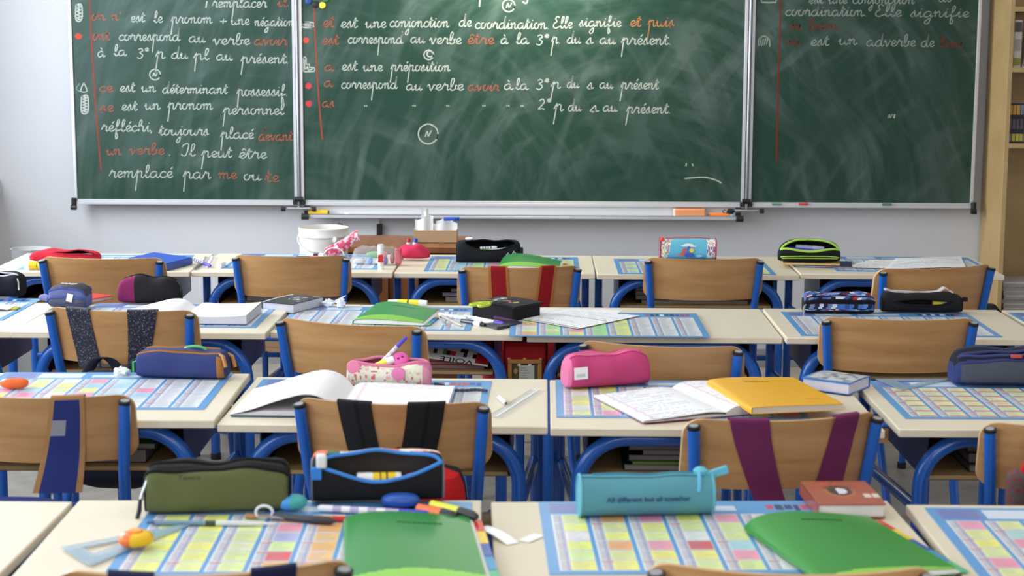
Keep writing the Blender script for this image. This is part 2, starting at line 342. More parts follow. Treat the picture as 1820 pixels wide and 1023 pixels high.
# --- cursive chalk hand, drawn stroke by stroke
G = {
 'a': (1.25, [[(.9, .85), (.55, 1), (.15, .7), (.1, .25), (.4, 0), (.75, .3), (.9, .95), (.88, .25), (1.05, 0), (1.28, .25)]]),
 'b': (.95, [[(0, .15), (.35, .9), (.5, 1.8), (.32, 2), (.16, 1.6), (.15, .2), (.45, 0), (.75, .3), (.68, .8), (.95, .75)]]),
 'c': (.85, [[(.78, .8), (.5, 1), (.15, .7), (.12, .25), (.45, 0), (.88, .25)]]),
 'd': (1.25, [[(.9, .85), (.5, 1), (.12, .6), (.12, .2), (.4, 0), (.75, .3), (.97, 2.15), (.9, .3), (1.05, 0), (1.28, .25)]]),
 'e': (.82, [[(0, .2), (.45, .45), (.68, .75), (.48, 1), (.2, .8), (.15, .3), (.45, 0), (.84, .25)]]),
 'f': (.85, [[(0, .15), (.4, .9), (.6, 1.8), (.42, 2), (.3, 1.4), (.28, -1), (.45, -1.25), (.55, -.8), (.32, 0), (.85, .25)]]),
 'g': (1.2, [[(.9, .85), (.5, 1), (.12, .6), (.12, .2), (.4, 0), (.8, .3), (.9, 1), (.85, -.9), (.5, -1.3), (.3, -.9), (.9, -.1), (1.22, .25)]]),
 'h': (1.1, [[(0, .15), (.4, 1), (.5, 1.8), (.35, 2), (.2, 1.5), (.2, 0)], [(.2, .5), (.5, 1), (.75, .8), (.75, .2), (.9, 0), (1.13, .25)]]),
 'i': (.65, [[(0, .25), (.3, 1), (.28, .2), (.42, 0), (.68, .25)], [(.36, 1.38), (.4, 1.5)]]),
 'j': (.65, [[(0, .25), (.35, 1), (.33, -.9), (.05, -1.3), (-.1, -.9), (.66, .25)], [(.4, 1.38), (.44, 1.5)]]),
 'l': (.66, [[(0, .2), (.4, 1.1), (.5, 1.8), (.32, 2), (.2, 1.5), (.2, .3), (.4, 0), (.68, .25)]]),
 'm': (1.5, [[(0, .6), (.12, 1), (.2, .8), (.2, 0)], [(.2, .5), (.48, 1), (.64, .8), (.65, 0)], [(.65, .5), (.93, 1), (1.1, .8), (1.12, .2), (1.25, 0), (1.52, .25)]]),
 'n': (1.1, [[(0, .6), (.12, 1), (.2, .8), (.2, 0)], [(.2, .5), (.5, 1), (.68, .8), (.7, .2), (.85, 0), (1.12, .25)]]),
 'o': (1.0, [[(.6, .95), (.25, .95), (.1, .5), (.3, .02), (.65, .15), (.75, .6), (.5, .98), (.65, .82), (1.02, .85)]]),
 'p': (1.15, [[(0, .3), (.3, 1.2), (.27, .4), (.2, -2.1)], [(.27, .5), (.5, 1), (.78, .9), (.8, .2), (.95, 0), (1.18, .25)]]),
 'r': (.92, [[(0, .25), (.3, 1.15), (.4, .88), (.68, .9), (.65, .3), (.78, 0), (.95, .25)]]),
 's': (.82, [[(0, .15), (.42, 1.1), (.5, .6), (.55, .15), (.3, -.02), (.1, .15), (.5, .05), (.85, .25)]]),
 't': (.72, [[(0, .25), (.36, 1.7), (.3, .3), (.48, 0), (.75, .25)], [(.08, 1.12), (.68, 1.18)]]),
 'u': (1.15, [[(0, .5), (.2, 1), (.2, .2), (.4, 0), (.7, .3), (.8, 1), (.8, .2), (.95, 0), (1.18, .25)]]),
 'v': (1.0, [[(0, .6), (.2, 1), (.38, .15), (.5, 0), (.8, .9), (.72, .98), (1.02, .85)]]),
 'E': (1.2, [[(.95, 1.75), (.6, 2), (.32, 1.6), (.6, 1.1), (.2, .8), (.15, .2), (.6, 0), (1.15, .3)]]),
 'I': (.9, [[(.1, 1.5), (.3, 1.9), (.75, 1.95), (.6, .3), (.3, 0), (.05, .3)]]),
 'N': (1.2, [[(.15, 0), (.35, 1.2), (.6, .1), (.95, 1.35)]]),
 '3': (.8, [[(.1, 1.5), (.4, 1.7), (.6, 1.3), (.3, .95), (.65, .5), (.4, -.1), (.05, .1)]]),
 '2': (.9, [[(.1, 1.4), (.4, 1.75), (.65, 1.3), (.4, .6), (.1, .05), (.5, .1), (.8, 0)]]),
 '+': (1.0, [[(.5, .1), (.5, .95)], [(.1, .5), (.9, .52)]]),
 '.': (.4, [[(.15, .02), (.24, .06)]]), ',': (.4, [[(.2, .1), (.1, -.35)]]),
 '"': (.7, [[(.1, .9), (.2, .5)], [(.4, .9), (.5, .5)]]), "'": (.4, [[(.2, 1.5), (.1, 1.1)]]),
}
ACC = {'\u0301': [(.35, 1.35), (.6, 1.7)], '\u0300': [(.3, 1.7), (.55, 1.35)], '\u0302': [(.2, 1.35), (.42, 1.65), (.65, 1.35)]}
def ribbon(mb, pts, w, col):
    P = [Vector((p[0], p[1])) for p in pts]; L_, R_ = [], []
    for i in range(len(P)):
        d = P[min(i + 1, len(P) - 1)] - P[max(i - 1, 0)]
        if d.length < 1e-7: d = Vector((1, 0))
        d.normalize(); n = Vector((-d.y, d.x)) * w * (.42 + .12 * random.random())
        L_.append(P[i] + n); R_.append(P[i] - n)
    K = len(P); vs = [(p.x, -.0006, p.y) for p in L_] + [(p.x, -.0006, p.y) for p in R_]
    mb.add(vs, [(i, i + 1, K + i + 1, K + i) for i in range(K - 1)], col)
WC, RC = (178, 184, 174), (160, 92, 72)
PANEL = None
class Marks:                     # every chalk word or mark becomes a mesh of its own on the panel
    def __init__(s, pre): s.pre = pre
    def emit(s, fn, nm):
        m = MB(); fn(m)
        if m.v: m.build(s.pre + nm, 'chalk', PANEL)
def write(mb, *a, **k): mb.emit(lambda m: write_(m, *a, **k), 'chalk_word')
def write_(mb, text, x0p, x1p, yb, col=WC, xh=10.5, w=.0043):
    strokes = []; x = 0; sup = False
    for ch in text:
        if ch == '^': sup = True; continue
        if ch == ' ': x += .8; continue
        dec = unicodedata.normalize('NFD', ch); adv, st = G[dec[0]]; k = .55 if sup else 1; oy = 1.25 if sup else 0
        if dec[0] == 'i' and len(dec) > 1: st = st[:1]
        for s in st: strokes.append([(x + a * k, oy + c * k) for a, c in s])
        for d in dec[1:]:
            if d in ACC: strokes.append([(x + (a + .1) * k, c) for a, c in ACC[d]])
        x += adv * k; sup = False
    a = bp(x0p, yb); c = bp(x1p, yb); h = xh * .93 * YP / FPX; sx = (c[0] - a[0]) / max(x, .3); j = random.uniform(-.02, .05)
    for s in strokes:
        pts = smooth_path([(a[0] + sx * px + h * py * (.1 + j), a[1] + h * py, 0) for px, py in s], 5)
        ribbon(mb, pts, w, col)
def line(mb, *a, **k):
    if isinstance(mb, MB): line_(mb, *a, **k)
    else: mb.emit(lambda m: line_(m, *a, **k), 'chalk_stroke')
def line_(mb, pts, col=WC, w=.006, k=8):
    ribbon(mb, smooth_path([bp(*p) + (0,) for p in pts], k), w, col)
def ring(mb, *a, **k): mb.emit(lambda m: ring_mark(m, *a, **k), 'chalk_circle')
def ring_mark(mb, cx, cyp, r, col=WC, w=.005):
    line(mb, [(cx + r * math.cos(t * PI / 6), cyp + r * (1 + .03 * math.sin(t * 3)) * math.sin(t * PI / 6)) for t in range(14)], col, w, 3)
def scribble(mb, *a, **k): mb.emit(lambda m: scribble_(m, *a, **k), 'chalk_symbol')
def scribble_(mb, x0, x1, y0, y1, col=WC, n=7, w=.006):
    line(mb, [(x0, y0), (x1, y0), (x1, y1), (x0, y1), (x0, y0)], col, w, 4)
    line(mb, [(x0 + (x1 - x0) * (i % 2), y0 + (y1 - y0) * i / n) for i in range(n + 1)], col, w, 2)
def blob(mb, *a, **k): mb.emit(lambda m: blob_(m, *a, **k), 'chalk_dot')
def blob_(mb, cx, cyp, r, col):
    c = bp(cx, cyp); q = r * YP / FPX
    vs = [(c[0] + q * random.uniform(.8, 1.1) * math.cos(t * PI / 8), -.0006, c[1] + q * random.uniform(.8, 1.1) * math.sin(t * PI / 8)) for t in range(16)]
    mb.add(vs, [tuple(range(16))], col)
PANEL = PLW; wl_, rl_ = Marks(''), Marks('red_')
def W(t, a, c, y, **k): write(wl_, t, a, c, y, WC, **k)
def R_(t, a, c, y, **k): write(rl_, t, a, c, y, RC, **k)
line(wl_, [(368, 2), (366, 14)]); W('remplacer', 377, 474, 13); R_('il', 492, 512, 12)
R_("on n'", 162, 216, 36); W('est', 232, 257, 39); W('le', 273, 289, 40); W('pronom', 304, 377, 41); W('+', 389, 404, 43); W('une', 410, 443, 44); W('négation', 452, 522, 46, xh=9.5)
R_('ont', 164, 195, 71); W('correspond', 211, 320, 72); W('au', 335, 365, 75); W('verbe', 378, 444, 79); R_('avoir', 451, 510, 80)
W('à', 173, 187, 101); W('la', 202, 225, 99); W('3^e', 243, 263, 103); W('p', 276, 293, 104, xh=12); W('du', 304, 334, 104); W('pl', 344, 372, 106); W('au', 384, 413, 107); W('présent.', 428, 514, 112)
ring(wl_, 275.5, 132.5, 9.5); W('N', 270, 282, 136, xh=6)
R_('ce', 176, 201, 163); W('est', 213, 240, 163); W('un', 251, 277, 163); W('déterminant', 288, 404, 166); W('possessif.', 421, 512, 170, xh=11)
R_('se', 177, 202, 198, xh=12); W('est', 216, 244, 196); W('un', 257, 285, 194); W('pronom', 298, 378, 194, xh=11); W('personnel', 396, 505, 203, xh=11)
W('réfléchi,', 180, 272, 233, xh=11); W('toujours', 282, 371, 240, xh=11); W('placé', 392, 451, 246, xh=11); R_('devant', 459, 520, 250, xh=11.5)
R_('un', 189, 216, 275, xh=11); R_('verbe', 229, 292, 274, xh=11); W('.', 298, 305, 276); W('Il', 321, 347, 277, xh=11.5); W('peut', 358, 412, 279, xh=11); W('être', 424, 474, 281, xh=11)
W('remplacé', 194, 307, 315, xh=12); W('par', 325, 374, 317, xh=12); R_('me', 388, 421, 317, xh=11); W('ou', 432, 464, 320, xh=11); R_('te', 471, 496, 323, xh=12)
line(rl_, [(158, -14), (164, 90), (171, 200), (180, 303)], (140, 70, 60), .007)
scribble(wl_, 135, 145, 9, 35, n=9); blob(rl_, 139.5, 64.5, 6, (190, 80, 66)); line(wl_, [(149, 147), (143, 162), (155, 162), (149, 147)], WC, .005, 2); line(wl_, [(142, 148), (136, 157), (142, 163)], (120, 140, 130), .005); scribble(wl_, 145, 156, 171, 199, n=11)
PANEL = PC
ring(wl_, 904, 10, 11); W('N', 898, 911, 14, xh=7); line(wl_, [(853, 0), (852, 12)]); line(wl_, [(938, 0), (935, 6), (929, 3)])
R_('et', 573, 594, 48, xh=12); W('est', 605, 635, 49, xh=11); W('une', 649, 686, 49, xh=11); W('conjonction', 692, 798, 48, xh=11); W('de', 815, 838, 47, xh=11); W('coordination.', 844, 976, 51, xh=11); W('Elle', 982, 1017, 50, xh=11); W('signifie', 1029, 1104, 47, xh=10); 
for t_ in (('et', 1119, 1139, 47), ('puis', 1151, 1198, 47)): write(rl_, *t_, (172, 116, 74), 11)
R_('est', 572, 602, 79, xh=11); W('correspond', 618, 716, 77); W('au', 729, 755, 76); W('verbe', 763, 820, 78, xh=11); R_('être', 830, 878, 78, xh=11); W('à', 889, 903, 78); W('la', 917, 940, 78); W('3^e', 952, 974, 79); W('p.', 980, 996, 77, xh=11); W('du', 1007, 1032, 77); W('s', 1041, 1054, 78); W('au', 1065, 1094, 78); W('présent.', 1104, 1193, 79, xh=11)
ring(wl_, 762, 97.5, 8.5); ring(wl_, 764, 96, 5)
R_('a', 576, 594, 126); W('est', 607, 635, 125); W('une', 645, 680, 126); W('préposition', 694, 800, 126)
R_('a', 575, 592, 154); W('correspond', 606, 706, 157); W('au', 721, 750, 160); W('verbe', 759, 824, 160, xh=11); R_('avoir', 831, 887, 161); W('à', 895, 912, 159); W('la', 916, 939, 159); W('3^e', 952, 974, 158); W('p', 979, 996, 157, xh=11); W('du', 1007, 1029, 156); W('s', 1043, 1055, 158); W('au', 1065, 1089, 157); W('présent', 1103, 1170, 158, xh=11)
R_('as', 572, 594, 190)
for x in (650, 736, 796, 860, 903, 928): W('"', x - 4, x + 4, 193, xh=8)
W('2^e', 955, 977, 194, xh=11); W('p', 984, 1001, 197, xh=12); W('du', 1009, 1033, 197); W('s', 1048, 1064, 199, xh=11); W('au', 1071, 1097, 198); W('présent.', 1113, 1192, 201, xh=11)
ring(wl_, 761, 238, 17.5, WC, .0055); W('N', 754, 768, 243, xh=9)
line(rl_, [(558.5, 14), (560, 60), (563, 120), (567, 180), (573, 248)], (150, 74, 60), .007)
scribble(wl_, 537, 556, 40, 48, n=5); blob(rl_, 544, 71.5, 5.5, (198, 84, 68)); line(wl_, [(539, 127), (539, 103), (544, 103), (544, 114), (550, 114), (550, 120), (558, 120), (558, 127), (539, 127)], WC, .005, 2); line(wl_, [(541, 106), (542, 125), (547, 117), (548, 125), (556, 122)], WC, .006, 2)
blob(rl_, 548.5, 152.5, 6, (196, 70, 72)); blob(rl_, 549, 184, 6, (190, 70, 70))
line(wl_, [(1220, 290), (1219, 295)]); line(wl_, [(1230, 291), (1232, 295)]); line(wl_, [(1217, 317), (1250, 315), (1270, 319), (1282, 325)])
PANEL = PRW; WC = (150, 158, 148); RC = (118, 56, 46)
W('est une conjonction', 1437, 1625, 6, xh=10); W('de', 1668, 1690, 3)
W('coordination.', 1395, 1540, 28, xh=10.5); W('Elle', 1554, 1602, 29, xh=11); W('signifie', 1617, 1722, 30, xh=10)
R_('ou', 1403, 1424, 53); R_('bien', 1437, 1490, 53); R_('où', 1396, 1422, 81, xh=9); W('est', 1440, 1473, 81); W('un', 1490, 1523, 79); W('adverbe', 1539, 1627, 82, xh=11); W('de', 1636, 1660, 83, xh=11); R_('lieu', 1670, 1712, 84)
line(rl_, [(1387.5, -14), (1386, 60), (1383, 150), (1380, 288)], (128, 50, 44), .007)
line(wl_, [(1353, 4), (1356, -6), (1375, -6), (1379, 4), (1353, 4)], WC, .006, 2); line(wl_, [(1348, 82), (1349, 70), (1358, 64), (1367, 70), (1368, 83)], WC, .005); [line(wl_, [(1350 + i * 4, 82 - i), (1353 + i * 4, 70 - i)], WC, .004, 2) for i in range(4)]
W('N', 1577, 1587, 210, xh=6); line(wl_, [(1590, 203), (1589, 210)])
for nm, px, py, c, w in (('blue', 548, 2, (30, 60, 140), 'blue magnet at the top left corner of the middle board'), ('black', 560, 8, (22, 24, 26), 'round black magnet beside the yellow one on the middle board'),
                         ('yellow', 573, 9.5, (238, 212, 60), 'round yellow magnet at the upper left of the middle board'), ('green', 579, -2, (40, 110, 60), 'green magnet cut by the top edge of the photo')):
    x, z = bp(px, py)
    o = MB().lathe([(0, 0), (.014, 0), (.015, .004), (.0135, .009), (0, .0105)], 20, c).build('magnet', 'plastic'); o.location = (x, YP - .0005, z); o.rotation_euler = (PI / 2, 0, 0); tag(o, w, 'magnet', 'magnets on the middle board')
for px, c, w in ((1379, (120, 160, 130), 'green chalk stub on the ledge below the right board, left of the red one'), (1427, (214, 84, 80), 'red chalk stub on the ledge below the right board'), (1575, (96, 130, 112), 'green chalk stub lying alone in the middle of the right board ledge')):
    x, z = bp(px, 366)
    o = MB().tube([(-.02, 0, 0), (.02, 0, 0)], .0055, 10, c).build('chalk', 'chalk'); o.location = (x, YP - .0135, zb + .0005); tag(o, w, 'chalk', 'chalk stubs on the right ledge')

# chalk tray under the middle board, smaller tray below it
def tray(nm, label, px0, px1, pyt, pyb, off):
    x0, zt_ = bp(px0, pyt); x1, zb_ = bp(px1, pyb); t = thing(nm, label, 'tray', (0, YP + off, 0))
    MB().box(x0, x1, -.012, 0, zb_, zt_).build('back_plate', 'white_metal', t)
    MB().box(x0, x1, -.085, 0, zb_ - .012, zb_).add([(x0, -.085, zb_), (x1, -.085, zb_), (x1, -.089, zb_ + .006), (x0, -.089, zb_ + .006)], [(0, 1, 2, 3)]).build('shelf', 'aluminium', t, .002)
    for x in (x0, x1):
        MB().box(x - .012, x + .012, -.03, 0, zb_, min(zt_, zb_ + .055) - .004).tube([(x - .016, -.085, zb_ - .006), (x + .016, -.085, zb_ - .006)], .014, 12).build('end_bracket', 'black_plastic', t, .003)
    return t, x0, x1, zb_
TR, tx0, tx1, tz = tray('chalk_tray', 'long white tray with black end brackets under the middle board', 545, 1312, 361, 384, .03)
tray('small_tray', 'short white wall tray with black brackets behind the white bucket', 601, 672, 388, 421, .088)
lettering('SA', .032, TR, (bp(1290, 380)[0], -.013, tz + .004), (PI / 2, 0, 0), (20, 22, 26), shear=.3, xs=1.2)
fl = MB()
cxs = bp(1299.5, 376); 
for k in range(6): fl.add([(cxs[0] + .011 * math.cos(k * PI / 3) + .0075 * math.cos(a * PI / 5), -.0135, cxs[1] + .008 * math.sin(k * PI / 3) + .006 * math.sin(a * PI / 5)) for a in range(10)], [tuple(range(10))], (24, 26, 30))
fl.build('emblem', 'matte', TR)

# ================================================================== bookcase on the right
x0 = 2.02; yb0, yb1 = 7.22, 7.55
sh = [aty(1800, 12, yb0).z, aty(1800, 120, yb0).z, aty(1800, 255, yb0).z, .235]
bc = thing('bookcase', 'tall pale wooden bookcase against the back wall at the right edge', 'bookcase', (x0, yb0, 0))
for s in (0, .88): MB().box(s, s + .02, 0, yb1 - yb0, 0, 2.2).build('side_panel', 'shelf_wood', bc, .0015)
MB().box(.02, .88, yb1 - yb0 - .01, yb1 - yb0, 0, 2.2).build('back_panel', 'shelf_wood', bc)
for z in sh: MB().box(.02, .88, 0, yb1 - yb0 - .01, z - .02, z).build('shelf', 'shelf_wood', bc, .001)
MB().box(.02, .88, 0, .02, .0, .2).build('plinth', 'shelf_wood', bc)
def shelf_book(x, z, w, h, d, col, label, lean=0, band=None, grp='books on the bookcase'):
    t = thing('book', label, 'book', (x0 + x, yb0 + .03, z), 0, grp); t.rotation_euler = (0, lean, 0)
    m = MB().box(0, w, 0, d, 0, h, col)
    if band:
        m.box(.001, w - .001, -.0006, 0, .008, .04, band[0])
        if len(band) > 1: m.box(.001, w - .001, -.0006, 0, h - .05, h - .008, band[1]); m.box(.002, w - .002, -.0006, 0, h * .35, h * .6, band[2])
    m.build('cover', 'print', t, .001); MB().box(.002, w - .002, .003, d - .001, h - .002, h + .0005, (235, 230, 215)).build('pages', 'matte', t)
z = sh[1]
shelf_book(.030, z, .032, .2, .16, (206, 200, 184), 'white-spined book standing upright at the left end of the upper shelf', 0, [(150, 140, 70), (90, 84, 84), (170, 160, 150)])
shelf_book(.068, z, .026, .19, .15, (196, 190, 182), 'white book with a red foot leaning on the upper shelf of the bookcase', .33, [(170, 40, 34), (150, 30, 30), (120, 110, 110)])
shelf_book(.1, z, .03, .165, .15, (120, 60, 50), 'brown-red book leaning behind the white and red one on the upper shelf', .33, [(200, 190, 180)])
z = sh[2]; cols = [(70, 60, 70), (52, 38, 56), (44, 36, 50), (40, 46, 52), (46, 56, 64), (52, 66, 74), (120, 40, 46), (60, 50, 60)]
nm8 = ['first', 'second', 'third', 'fourth', 'fifth', 'sixth', 'seventh', 'eighth']
for i, c in enumerate(cols):
    top = (198, 150, 60) if i < 3 else (120, 130, 150); bot = (190, 180, 70) if 0 < i < 4 else (130, 130, 130)
    shelf_book(.0215 + .0163 * i, z, .0158, .172, .12, c, ('dark' if i != 6 else 'red') + ' thin book, %s from the left of the row on the middle shelf' % nm8[i], 0, [bot, top, (96, 84, 96)], 'thin dark books on the middle shelf')
for i in range(11):
    t = MB(); h = .0185; dx = random.uniform(-.006, .006)
    o = tag(MB().box(0, .3, 0, .22, 0, h * .8, (150, 144, 138)).box(.004, .296, .002, .216, h * .8, h, (206, 202, 196)).build('notebook', 'matte', None, .001), 'grey notebook in the stack on the lowest bookcase shelf', 'notebook', 'notebooks stacked in the bookcase')
    o.location = (x0 + .03 + dx, yb0 - .005 + .02 + random.uniform(0, .008), sh[3] + h * i)

# ================================================================== desks
TW, TD, TT = .70, .50, .018
DSK = {'11': (-1.151, 2.576, -.3, -.002), '12': (-.429, 2.565, 1.5, .006), '13': (.287, 2.606, 2.2, -.002), '14': (1.0, 2.586, -.1, .0),
 '20': (-1.74, 3.68, 1.0, .0), '21': (-1.022, 3.680, 1.0, .003), '22': (-.314, 3.688, -.4, -.006), '23': (.389, 3.669, -.4, -.005), '24': (1.114, 3.673, .2, -.003),
 '30': (-1.775, 4.735, .3, .004), '31': (-1.073, 4.725, -.4, .006), '32': (-.369, 4.778, -1.6, -.002), '33': (.335, 4.760, -.4, -.004), '34': (1.037, 4.712, -.4, .004), '35': (1.752, 4.715, 0, .003),
 '41': (-1.541, 5.955, 1.2, 0), '42': (-.834, 5.977, -.3, -.001), '43': (-.131, 5.996, -.5, -.004), '44': (.571, 5.972, -.2, -.002), '45': (1.277, 5.971, -1.2, .003)}
RN = {'1': 'nearest row', '2': 'second row from the front edge', '3': 'third row', '4': 'farthest row below the blackboard'}
DL = {'11': 'cream school desk at the bottom left corner, empty', '12': 'cream desk carrying the olive pencil case in the nearest row', '13': 'cream desk carrying the teal pencil case in the nearest row', '14': 'cream desk at the bottom right corner of the photo',
 '20': 'cream desk beyond the left edge of the second row', '21': 'cream desk with the navy and brown pencil case', '22': 'cream desk with the floral pencil case and white open notebook', '23': 'cream desk with the pink pencil case and yellow notebook', '24': 'cream desk with the navy grey case at the right edge of the second row',
 '30': 'cream desk at the left edge of the third row', '31': 'cream desk with the black and maroon pencil case', '32': 'cream desk under the green notebook and lime scissors', '33': 'cream desk with loose worksheets in the third row', '34': 'cream desk with two dark pencil cases side by side', '35': 'cream desk cut by the right edge in the third row',
 '41': 'cream desk with the red pencil case, leftmost of the farthest row', '42': 'cream desk with the clear pouch and glue stick in the farthest row', '43': 'cream desk with the open black pencil case in the farthest row', '44': 'cream desk with the light blue pencil case in the farthest row', '45': 'cream desk with papers, rightmost of the farthest row'}
DESKZ = .68
def DZ(k): return DESKZ + DSK[k][3]
def on(k, px, py, dz=0): return atz(px, py, DZ(k) + dz)
def make_desk():
    t = bpy.data.objects.new('school_desk', None); COL.objects.link(t); H = DESKZ
    tt = MB().box(-TW / 2 + .0012, TW / 2 - .0012, -TD / 2, TD / 2, H - TT, H); tt.build('tabletop', 'laminate', t, .0025, 2)
    zt_ = H - TT - .017; xi = TW / 2 - .062; yf = -TD / 2 + .055; Rb = .105
    pts = [(-xi, yf, 0)] + [(-xi, yf, zt_ - Rb)] + [(x, yf, z) for x, z in arc(-xi + Rb, zt_ - Rb, Rb, PI, PI / 2, 10)[1:]] + [(x, yf, z) for x, z in arc(xi - Rb, zt_ - Rb, Rb, PI / 2, 0, 10)] + [(xi, yf, 0)]
    MB().tube(pts, .0165, 16).build('front_frame', 'blue_enamel', t)
    for s in (-1, 1):
        xr = s * (TW / 2 - .024); yr = TD / 2 - .03
        MB().tube([(xr, yr, 0), (xr, yr, H - TT)], .0145, 14).build('leg', 'blue_enamel', t)
        MB().tube([(s * xi, yf, .49), (s * (xi + .03), yr, .485)], .0135, 12).build('side_rail', 'blue_enamel', t)
        for (x, y) in ((xr, yr), (s * xi, yf)): MB().lathe([(0, 0), (.0185, 0), (.0185, .022), (.016, .025)], 14, (24, 24, 26), Matrix.Translation((x, y, 0))).build('foot', 'black_plastic', t)
    MB().tube([(-TW / 2 + .024, TD / 2 - .03, .3), (TW / 2 - .024, TD / 2 - .03, .3)], .011, 10).build('rear_bar', 'blue_enamel', t)
    tr = MB(); xa = xi - .02; y0, y1 = yf + .02, TD / 2 - .05; zb_ = .548
    for s in (-1, 1):
        pr = [(y0, H - TT), (y0, zb_ + .012), (y0 + .015, zb_), (y1, zb_), (y1, H - TT)]
        xx = s * xa; vs = [(xx, y, z) for y, z in pr] + [(xx + s * .003, y, z) for y, z in pr]; n = 5
        tr.add(vs, [tuple(range(n)), tuple(range(n, 2 * n))] + [(i, (i + 1) % n, n + (i + 1) % n, n + i) for i in range(n)])
    tr.box(-xa, xa, y1 - .003, y1, zb_, H - TT); tr.box(-xa, xa, y0 + .012, y1, zb_, zb_ + .003)
    bx = tr.build('book_tray', 'navy_steel', t)
    MB().box(-xa + .004, xa - .004, y0 + .004, y1 - .004, zb_ + .003, zb_ + .012).build('shelf_board', 'shelf_wood', bx, .001)
    return t
proto = make_desk()
for i, (k, (x, y, th, dz)) in enumerate(DSK.items()):
    o = proto if i == 0 else dup(proto)
    o.location = (x, y, 0); o.rotation_euler = (0, 0, math.radians(th)); o.scale = (1, 1, (DESKZ + dz) / DESKZ)
    tag(o, DL[k], 'desk', 'school desks')
def in_desk(k, lx, ly, lz):
    x, y, th, dz = DSK[k]; a = math.radians(th)
    return Vector((x + lx * math.cos(a) - ly * math.sin(a), y + lx * math.sin(a) + ly * math.cos(a), lz * (DESKZ + dz) / DESKZ))

# ================================================================== chairs
CW, CHT, BH, BOW = .405, .755, .145, .062
def back_y(u): return -BOW * (1 - u * u)
def back_pt(u, v, off=0):          # u -1..1 across, v 0 top .. 1 bottom; off > 0 towards the camera side
    t = min(v, 1 - v) * BH; r = .034; w = CW / 2 - (r - math.sqrt(max(r * r - max(r - t, 0) ** 2, 0)))
    z = CHT - BH * v * .985
    return Vector((u * w, back_y(u * w / (CW / 2)) + .19 * BH * v - off, z))
VS = [0, .012, .03, .055, .085, .12, .16, .2, .235, .3, .4, .5, .6, .7, .765, .8, .84, .88, .915, .945, .97, .988, 1]
def make_chair():
    t = bpy.data.objects.new('school_chair', None); COL.objects.link(t)
    m = MB(); nu = 32; TH = .0095; us = [-1 + 2 * i / nu for i in range(nu + 1)]; w = nu + 1
    front = [back_pt(u, v, TH) for v in VS for u in us]; rear = [back_pt(u, v) for v in VS for u in us]; nv = len(VS) - 1
    q = [(j * w + i, j * w + i + 1, (j + 1) * w + i + 1, (j + 1) * w + i) for j in range(nv) for i in range(nu)]
    m.add(front, [tuple(reversed(f)) for f in q], smooth=True); m.add(rear, q, smooth=True)
    ring_ = list(range(nu)) + [nu + j * w for j in range(nv)] + [nv * w + i for i in range(nu, 0, -1)] + [j * w for j in range(nv, 0, -1)]
    K = len(front); m.add(front + rear, [(a, c, K + c, K + a) for a, c in zip(ring_, ring_[1:] + ring_[:1])], mi=1, smooth=True)
    bk = m.build('backrest', ['beech_ply', 'ply_edge'], t)
    seat = MB(); seat.sheet(lambda u, v: ((u - .5) * (.37 - .02 * (1 - v)), .035 + .36 * v, .425 + .012 * (1 - v) * 0 - .02 * math.sin(PI * min(u, 1)) * .4 - (.03 * max(0, v - .8) ** 2 * 25)), 12, 12, .01, (0, 0, 0))
    seat.build('seat', 'beech_ply', t)
    for s in (-1, 1):
        tu = .0122
        P = [(s * .189, back_y(.93) - .0095 - tu, CHT - .015), (s * .176, back_y(.9) + .19 * .15 - .0095 - tu, CHT - .16), (s * .163, .045, .43), (s * .17, -.02, .2), (s * .18, -.1, 0)]
        P2 = [P[0], P[1]] + smooth_path(P[1:], 6)[1:]
        MB().tube(P2, tu, 16).build('post', 'blue_enamel', t)
        d = (Vector(P[0]) - Vector(P[1])).normalized(); c = MB()
        c.tube([Vector(P[0]) - d * .003, Vector(P[0]) + d * .0035, Vector(P[0]) + d * .005], [tu + .0008, tu + .0008, tu * .75], 16); c.mi[-1] = 1; c.build('post_cap', ['black_plastic', 'grey_paint'], t)
        MB().tube([(s * .163, .03, .408), (s * .165, .37, .408)], .011, 12).build('seat_rail', 'blue_enamel', t)
        MB().tube([(s * .165, .37, .408), (s * .172, .4, .2), (s * .178, .42, 0)], .0115, 14).build('leg', 'blue_enamel', t)
        for (x, y) in ((s * .18, -.1), (s * .178, .42)): MB().lathe([(0, 0), (.015, 0), (.015, .02)], 12, (0, 0, 0), Matrix.Translation((x, y, 0))).build('foot', 'black_plastic', t)
    MB().tube([(-.162, .045, .455), (.162, .045, .455)], .0105, 12).build('crossbar', 'blue_enamel', t)
    MB().tube([(-.164, .36, .405), (.164, .36, .405)], .009, 10).build('front_bar', 'blue_enamel', t)
    return t
CHP = {'41': (73, 454, 295, 456.5), '42': (414.5, 451, 623.5, 452.6), '43': (813, 472, 1032, 470), '44': (1144, 456, 1356.5, 457), '45': (1554, 476, 1759, 467),
 '31': (87, 542.5, 352.6, 549), '32': (499, 561, 758, 577.5), '33': (1031, 601.5, 1323.7, 613), '34': (1457, 560, 1735.6, 563),
 '21': (-100, 693, 239.7, 697), '22': (526, 702, 873.6, 710), '23': (1213.6, 740.6, 1560, 727), '24': (1742, 746, 2095, 750), '11': (97, 1006, 626.7, 985), '12': (1148, 991.5, 1660.6, 1000)}
